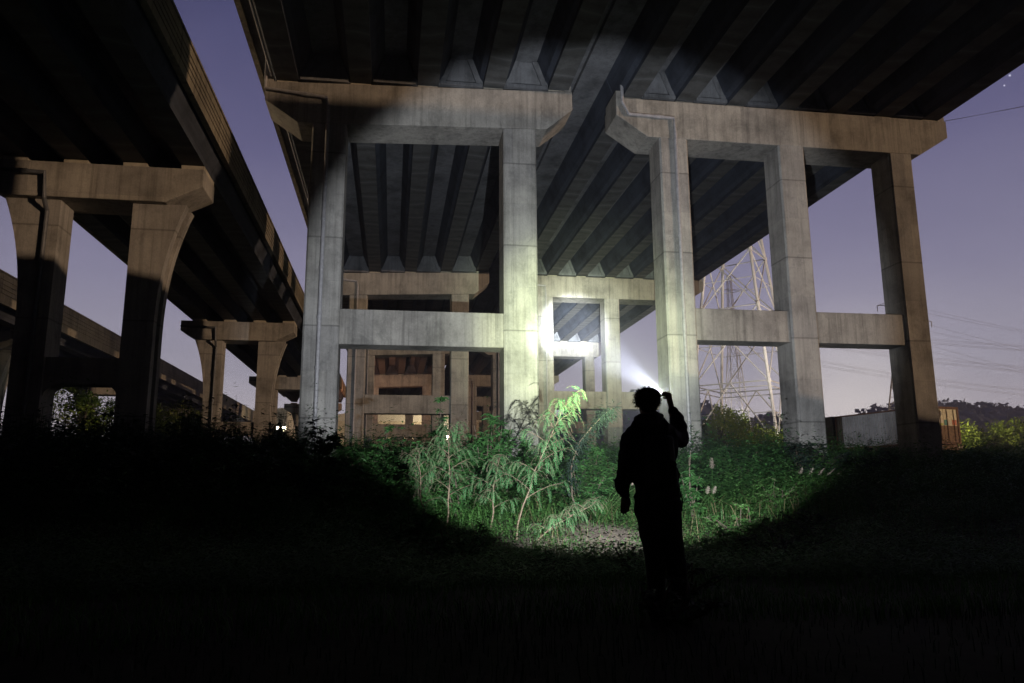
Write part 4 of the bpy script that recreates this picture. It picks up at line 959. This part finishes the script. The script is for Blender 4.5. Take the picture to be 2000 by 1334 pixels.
    for k in range(700):
        n = Vector((rr.gauss(0,1), rr.gauss(-0.4,1), rr.gauss(0.3,0.9))).normalized()
        if n.y > 0.5 and n.z < 0.5: continue
        if n.z < -0.75: continue
        p = hc+Vector((n.x*0.100, n.y*0.110, n.z*0.092)); d = (n+Vector((rr.gauss(-0.2,.6), rr.gauss(-0.1,.5), rr.gauss(-0.1,.6)))).normalized()
        l = rr.uniform(0.015, 0.042); m.tube([p, p+d*l*0.6, p+d*l+Vector((0,0,-0.006))], [0.005,0.003,0.0006], 3, cap=False)
    m.build('tuft', M['hair'], hr, fix=False)
    # backpack (worn, its own thing)
    bp = empty('backpack', (2.2, 6.1, gz), 'black backpack worn on the back of the person', 'backpack')
    K = lambda x, y, z: (x-2.2, y-6.1, z-gz)
    m = MB(); prof = [(-0.14,-0.02),(-0.125,-0.11),(-0.06,-0.14),(0.06,-0.14),(0.125,-0.11),(0.14,-0.02)]
    m.prismZ([(x, y+0.09) for x, y in prof], 0.95-gz, 1.38-gz, [(x*0.86, y*0.8+0.09) for x, y in prof]); bevel(m.build('bag', M['pack'], bp), 0.03, 3)
    m = MB(); m.prismZ([(-0.10,-0.04),(-0.09,-0.1),(0.09,-0.1),(0.10,-0.04)], 0.98-gz, 1.17-gz); bevel(m.build('pocket', M['pack'], bp), 0.02, 2)
    m = MB(); m.tube([K(2.16,6.12,1.385),K(2.16,6.11,1.41),K(2.20,6.11,1.42),K(2.24,6.11,1.41),K(2.24,6.12,1.385)], 0.008, 6); m.build('grab_handle', M['pack'], bp)
    for q in (-1, 1):
        m = MB(); m.tube([K(2.19+q*0.085,6.16,1.37),K(2.19+q*0.10,6.19,1.48),K(2.19+q*0.11,6.30,1.53),K(2.19+q*0.115,6.42,1.45),K(2.19+q*0.13,6.47,1.25),K(2.19+q*0.20,6.36,1.04),K(2.19+q*0.15,6.17,0.99)], 0.016, 8); m.build('shoulder_strap', M['pack'], bp, smooth=True)
        m = MB(); m.tube([K(2.20+q*0.135,6.15,1.0),K(2.20+q*0.17,6.13,0.86),K(2.20+q*0.16,6.13,0.76)], 0.007, 5); m.build('loose_strap', M['pack'], bp)
AXIS = Vector((11.2, 52.3, 10.6)).normalized(); HOTAX = Vector((11.75, 52.2, 11.5)).normalized()
TORCH = (2.431, 6.62, 1.782)
person()
def torch():
    T = Vector(TORCH); D = AXIS
    root = empty('torch', tuple(T), 'small black torch held up in the right hand of the person, lit', 'torch')
    m = MB(); m.tube([-D*0.17, -D*0.165, -D*0.04, -D*0.03, -D*0.002], [0.012,0.0145,0.0145,0.019,0.019], 20); m.build('barrel', M['torch'], root, smooth=True)
    m = MB(); m.tube([-D*0.0015, D*0.0005], 0.015, 20); m.build('lens', M['lens'], root)
    m = MB(); m.tube([-D*0.177, -D*0.168], 0.008, 12); m.build('tail_switch', M['torch'], root)
    q = D.to_track_quat('-Z', 'Y'); qh = HOTAX.to_track_quat('-Z', 'Y')
    for nm, ang, blend, pw, col in TSPOTS:
        l = bpy.data.lights.new(nm, 'SPOT'); l.energy = pw; l.color = col; l.spot_size = R(ang*2); l.spot_blend = blend; l.shadow_soft_size = 0.012
        o = bpy.data.objects.new(nm, l); C.objects.link(o); o.parent = root; o.rotation_mode = 'QUATERNION'; o.rotation_quaternion = q if 'spill' in nm else qh; o.location = D*0.02
M['lens'] = bpy.data.materials.new('lit_torch_lens'); M['lens'].use_nodes = True
_nt = M['lens'].node_tree; _nt.nodes.clear(); _e = _nt.nodes.new('ShaderNodeEmission'); _e.inputs[0].default_value = (0.85, 0.9, 1, 1); _e.inputs[1].default_value = 40
_o = _nt.nodes.new('ShaderNodeOutputMaterial'); _nt.links.new(_e.outputs[0], _o.inputs[0])
K4 = 4*math.pi*math.pi
TSPOTS = [('torch_hotspot', 3.4, 1.0, 36000*K4, (0.94, 0.98, 1.0)), ('torch_inner_glow', 6.2, 1.0, 5200*K4, (0.93, 1.0, 0.78)), ('torch_corona', 12, 1.0, 1650*K4, (0.88, 1.0, 0.52)),
          ('torch_outer_corona', 17, 1.0, 420*K4, (0.92, 1.0, 0.75)), ('torch_spill', 28, 0.20, 400*K4, (0.92, 0.95, 0.98))]
torch()

# ------------------------------------------------------------------ air
def haze():
    mb = MB(); mb.box(-420, 420, -90, 395, -3, 60)
    m = bpy.data.materials.new('thin_night_haze'); m.use_nodes = True; nt = m.node_tree; nt.nodes.clear()
    v = nt.nodes.new('ShaderNodeVolumePrincipled'); v.inputs['Color'].default_value = (0.68, 0.70, 0.90, 1); v.inputs['Density'].default_value = HAZE
    v.inputs['Anisotropy'].default_value = 0.5
    o = nt.nodes.new('ShaderNodeOutputMaterial'); nt.links.new(v.outputs[0], o.inputs['Volume'])
    tag(mb.build('haze', m), 'thin night haze over the whole place', kind='stuff')
HAZE = 0.0013
haze()

# ------------------------------------------------------------------ sky: dusk-like city glow, brightest low and ahead-right
def sky():
    w = bpy.data.worlds.new('World'); sc.world = w; w.use_nodes = True; nt = w.node_tree; L = nt.links.new; nt.nodes.clear()
    out = nt.nodes.new('ShaderNodeOutputWorld'); bg = nt.nodes.new('ShaderNodeBackground'); L(bg.outputs[0], out.inputs[0])
    tc = nt.nodes.new('ShaderNodeTexCoord'); nrm = N(nt, 'ShaderNodeVectorMath', operation='NORMALIZE'); L(tc.outputs['Generated'], nrm.inputs[0])
    sp = nt.nodes.new('ShaderNodeSeparateXYZ'); L(nrm.outputs[0], sp.inputs[0])
    r = ramp(nt, [(0.0, (0.78,0.70,0.71)), (0.06, (0.66,0.60,0.645)), (0.14, (0.46,0.435,0.52)), (0.25, (0.285,0.27,0.39)), (0.40, (0.140,0.134,0.255)), (0.55, (0.070,0.072,0.168)), (1.0, (0.03,0.03,0.075))]); L(sp.outputs['Z'], r.inputs[0])
    # glow centred ahead-right, dim behind
    dt = N(nt, 'ShaderNodeVectorMath', operation='DOT_PRODUCT'); dt.inputs[1].default_value = Vector((0.25, 0.95, 0.0)).normalized(); L(nrm.outputs[0], dt.inputs[0])
    rr = ramp(nt, [(0.0, (0.015,)*3), (0.62, (0.03,)*3), (0.78, (0.22,)*3), (0.875, (1,)*3)])
    mm = N(nt, 'ShaderNodeMath', operation='MULTIPLY_ADD'); mm.inputs[1].default_value = 0.5; mm.inputs[2].default_value = 0.5; L(dt.outputs['Value'], mm.inputs[0]); L(mm.outputs[0], rr.inputs[0])
    mx = N(nt, 'ShaderNodeMixRGB', blend_type='MULTIPLY'); mx.inputs[0].default_value = 1; L(r.outputs[0], mx.inputs[1]); L(rr.outputs[0], mx.inputs[2])
    # bright town glow low beyond the pylons
    g = N(nt, 'ShaderNodeVectorMath', operation='DOT_PRODUCT'); g.inputs[1].default_value = Vector(GLOW).normalized(); L(nrm.outputs[0], g.inputs[0])
    gr = ramp(nt, [(0.982, (0,0,0)), (0.994, (0.05,0.045,0.04)), (0.9985, (0.20,0.18,0.15)), (1.0, (0.36,0.33,0.26))]); L(g.outputs['Value'], gr.inputs[0])
    ad = N(nt, 'ShaderNodeMixRGB', blend_type='ADD'); ad.inputs[0].default_value = 1; L(mx.outputs[0], ad.inputs[1]); L(gr.outputs[0], ad.inputs[2])
    cl = N(nt, 'ShaderNodeTexNoise', Scale=2.5, Detail=4.0); mp = N(nt, 'ShaderNodeMapping'); mp.inputs['Scale'].default_value = (1,1,3); L(nrm.outputs[0], mp.inputs[0]); L(mp.outputs[0], cl.inputs['Vector'])
    cr = ramp(nt, [(0.35, (0.95,0.95,0.96)), (0.65, (1.06,1.05,1.03))]); L(cl.outputs['Fac'], cr.inputs[0])
    m2 = N(nt, 'ShaderNodeMixRGB', blend_type='MULTIPLY'); m2.inputs[0].default_value = 1; L(ad.outputs[0], m2.inputs[1]); L(cr.outputs[0], m2.inputs[2])
    # a few stars
    last = m2.outputs[0]
    for d in STARS:
        s = N(nt, 'ShaderNodeVectorMath', operation='DOT_PRODUCT'); s.inputs[1].default_value = Vector(d[:3]).normalized(); L(nrm.outputs[0], s.inputs[0])
        gt = N(nt, 'ShaderNodeMath', operation='GREATER_THAN'); gt.inputs[1].default_value = 1-d[3]; L(s.outputs['Value'], gt.inputs[0])
        a2 = N(nt, 'ShaderNodeMixRGB', blend_type='ADD'); L(gt.outputs[0], a2.inputs[0]); L(last, a2.inputs[1]); a2.inputs[2].default_value = (0.5,0.5,0.55,1); last = a2.outputs[0]
    L(last, bg.inputs[0]); bg.inputs[1].default_value = SKYS
SKYS = 1.0
GLOW = (0.62, 0.95, 0.115)
STARS = [(0.66,0.86,0.40,9e-7),(0.78,0.80,0.52,6e-7),(0.77,0.80,0.505,4e-7),(0.70,0.92,0.21,4e-7),(0.62,0.86,0.27,4e-7)]
sky()
s = bpy.data.lights.new('low_warm_light', 'SUN'); s.energy = 1.75; s.angle = R(0.3); s.color = (1.0, 0.66, 0.40)
so = bpy.data.objects.new('low_warm_light', s); C.objects.link(so); so.location = (60, -60, 20)
SUNV = Vector((0.81, -0.587, 0.006)).normalized()
so.rotation_mode = 'QUATERNION'; so.rotation_quaternion = SUNV.to_track_quat('Z', 'Y')

# ------------------------------------------------------------------ camera
cam = bpy.data.cameras.new('camera'); co = bpy.data.objects.new('camera', cam); C.objects.link(co)
cam.sensor_width = 36; cam.lens = 1495/2000*36; cam.clip_start = 0.05; cam.clip_end = 3000
yaw, pitch, roll = R(8.9), R(10.72), R(0.3)
fw = Vector((math.sin(yaw)*math.cos(pitch), math.cos(yaw)*math.cos(pitch), math.sin(pitch)))
rt = Vector((math.cos(yaw), -math.sin(yaw), 0)); up = rt.cross(fw)
r2 = rt*math.cos(roll)-up*math.sin(roll); u2 = rt*math.sin(roll)+up*math.cos(roll)
co.matrix_world = Matrix(((r2.x,u2.x,-fw.x,0),(r2.y,u2.y,-fw.y,0),(r2.z,u2.z,-fw.z,0.97),(0,0,0,1)))
sc.camera = co
sc.view_settings.view_transform = 'Standard'; sc.view_settings.look = 'None'; sc.view_settings.exposure = 0; sc.view_settings.gamma = 1
sc.cycles.use_denoising = True
sc.cycles.max_bounces = 6; sc.cycles.diffuse_bounces = 1; sc.cycles.glossy_bounces = 2; sc.cycles.transmission_bounces = 2; sc.cycles.volume_bounces = 0
sc.cycles.sample_clamp_indirect = 4
sc.cycles.use_light_tree = True
sc.cycles.use_adaptive_sampling = True; sc.cycles.adaptive_threshold = 0.02
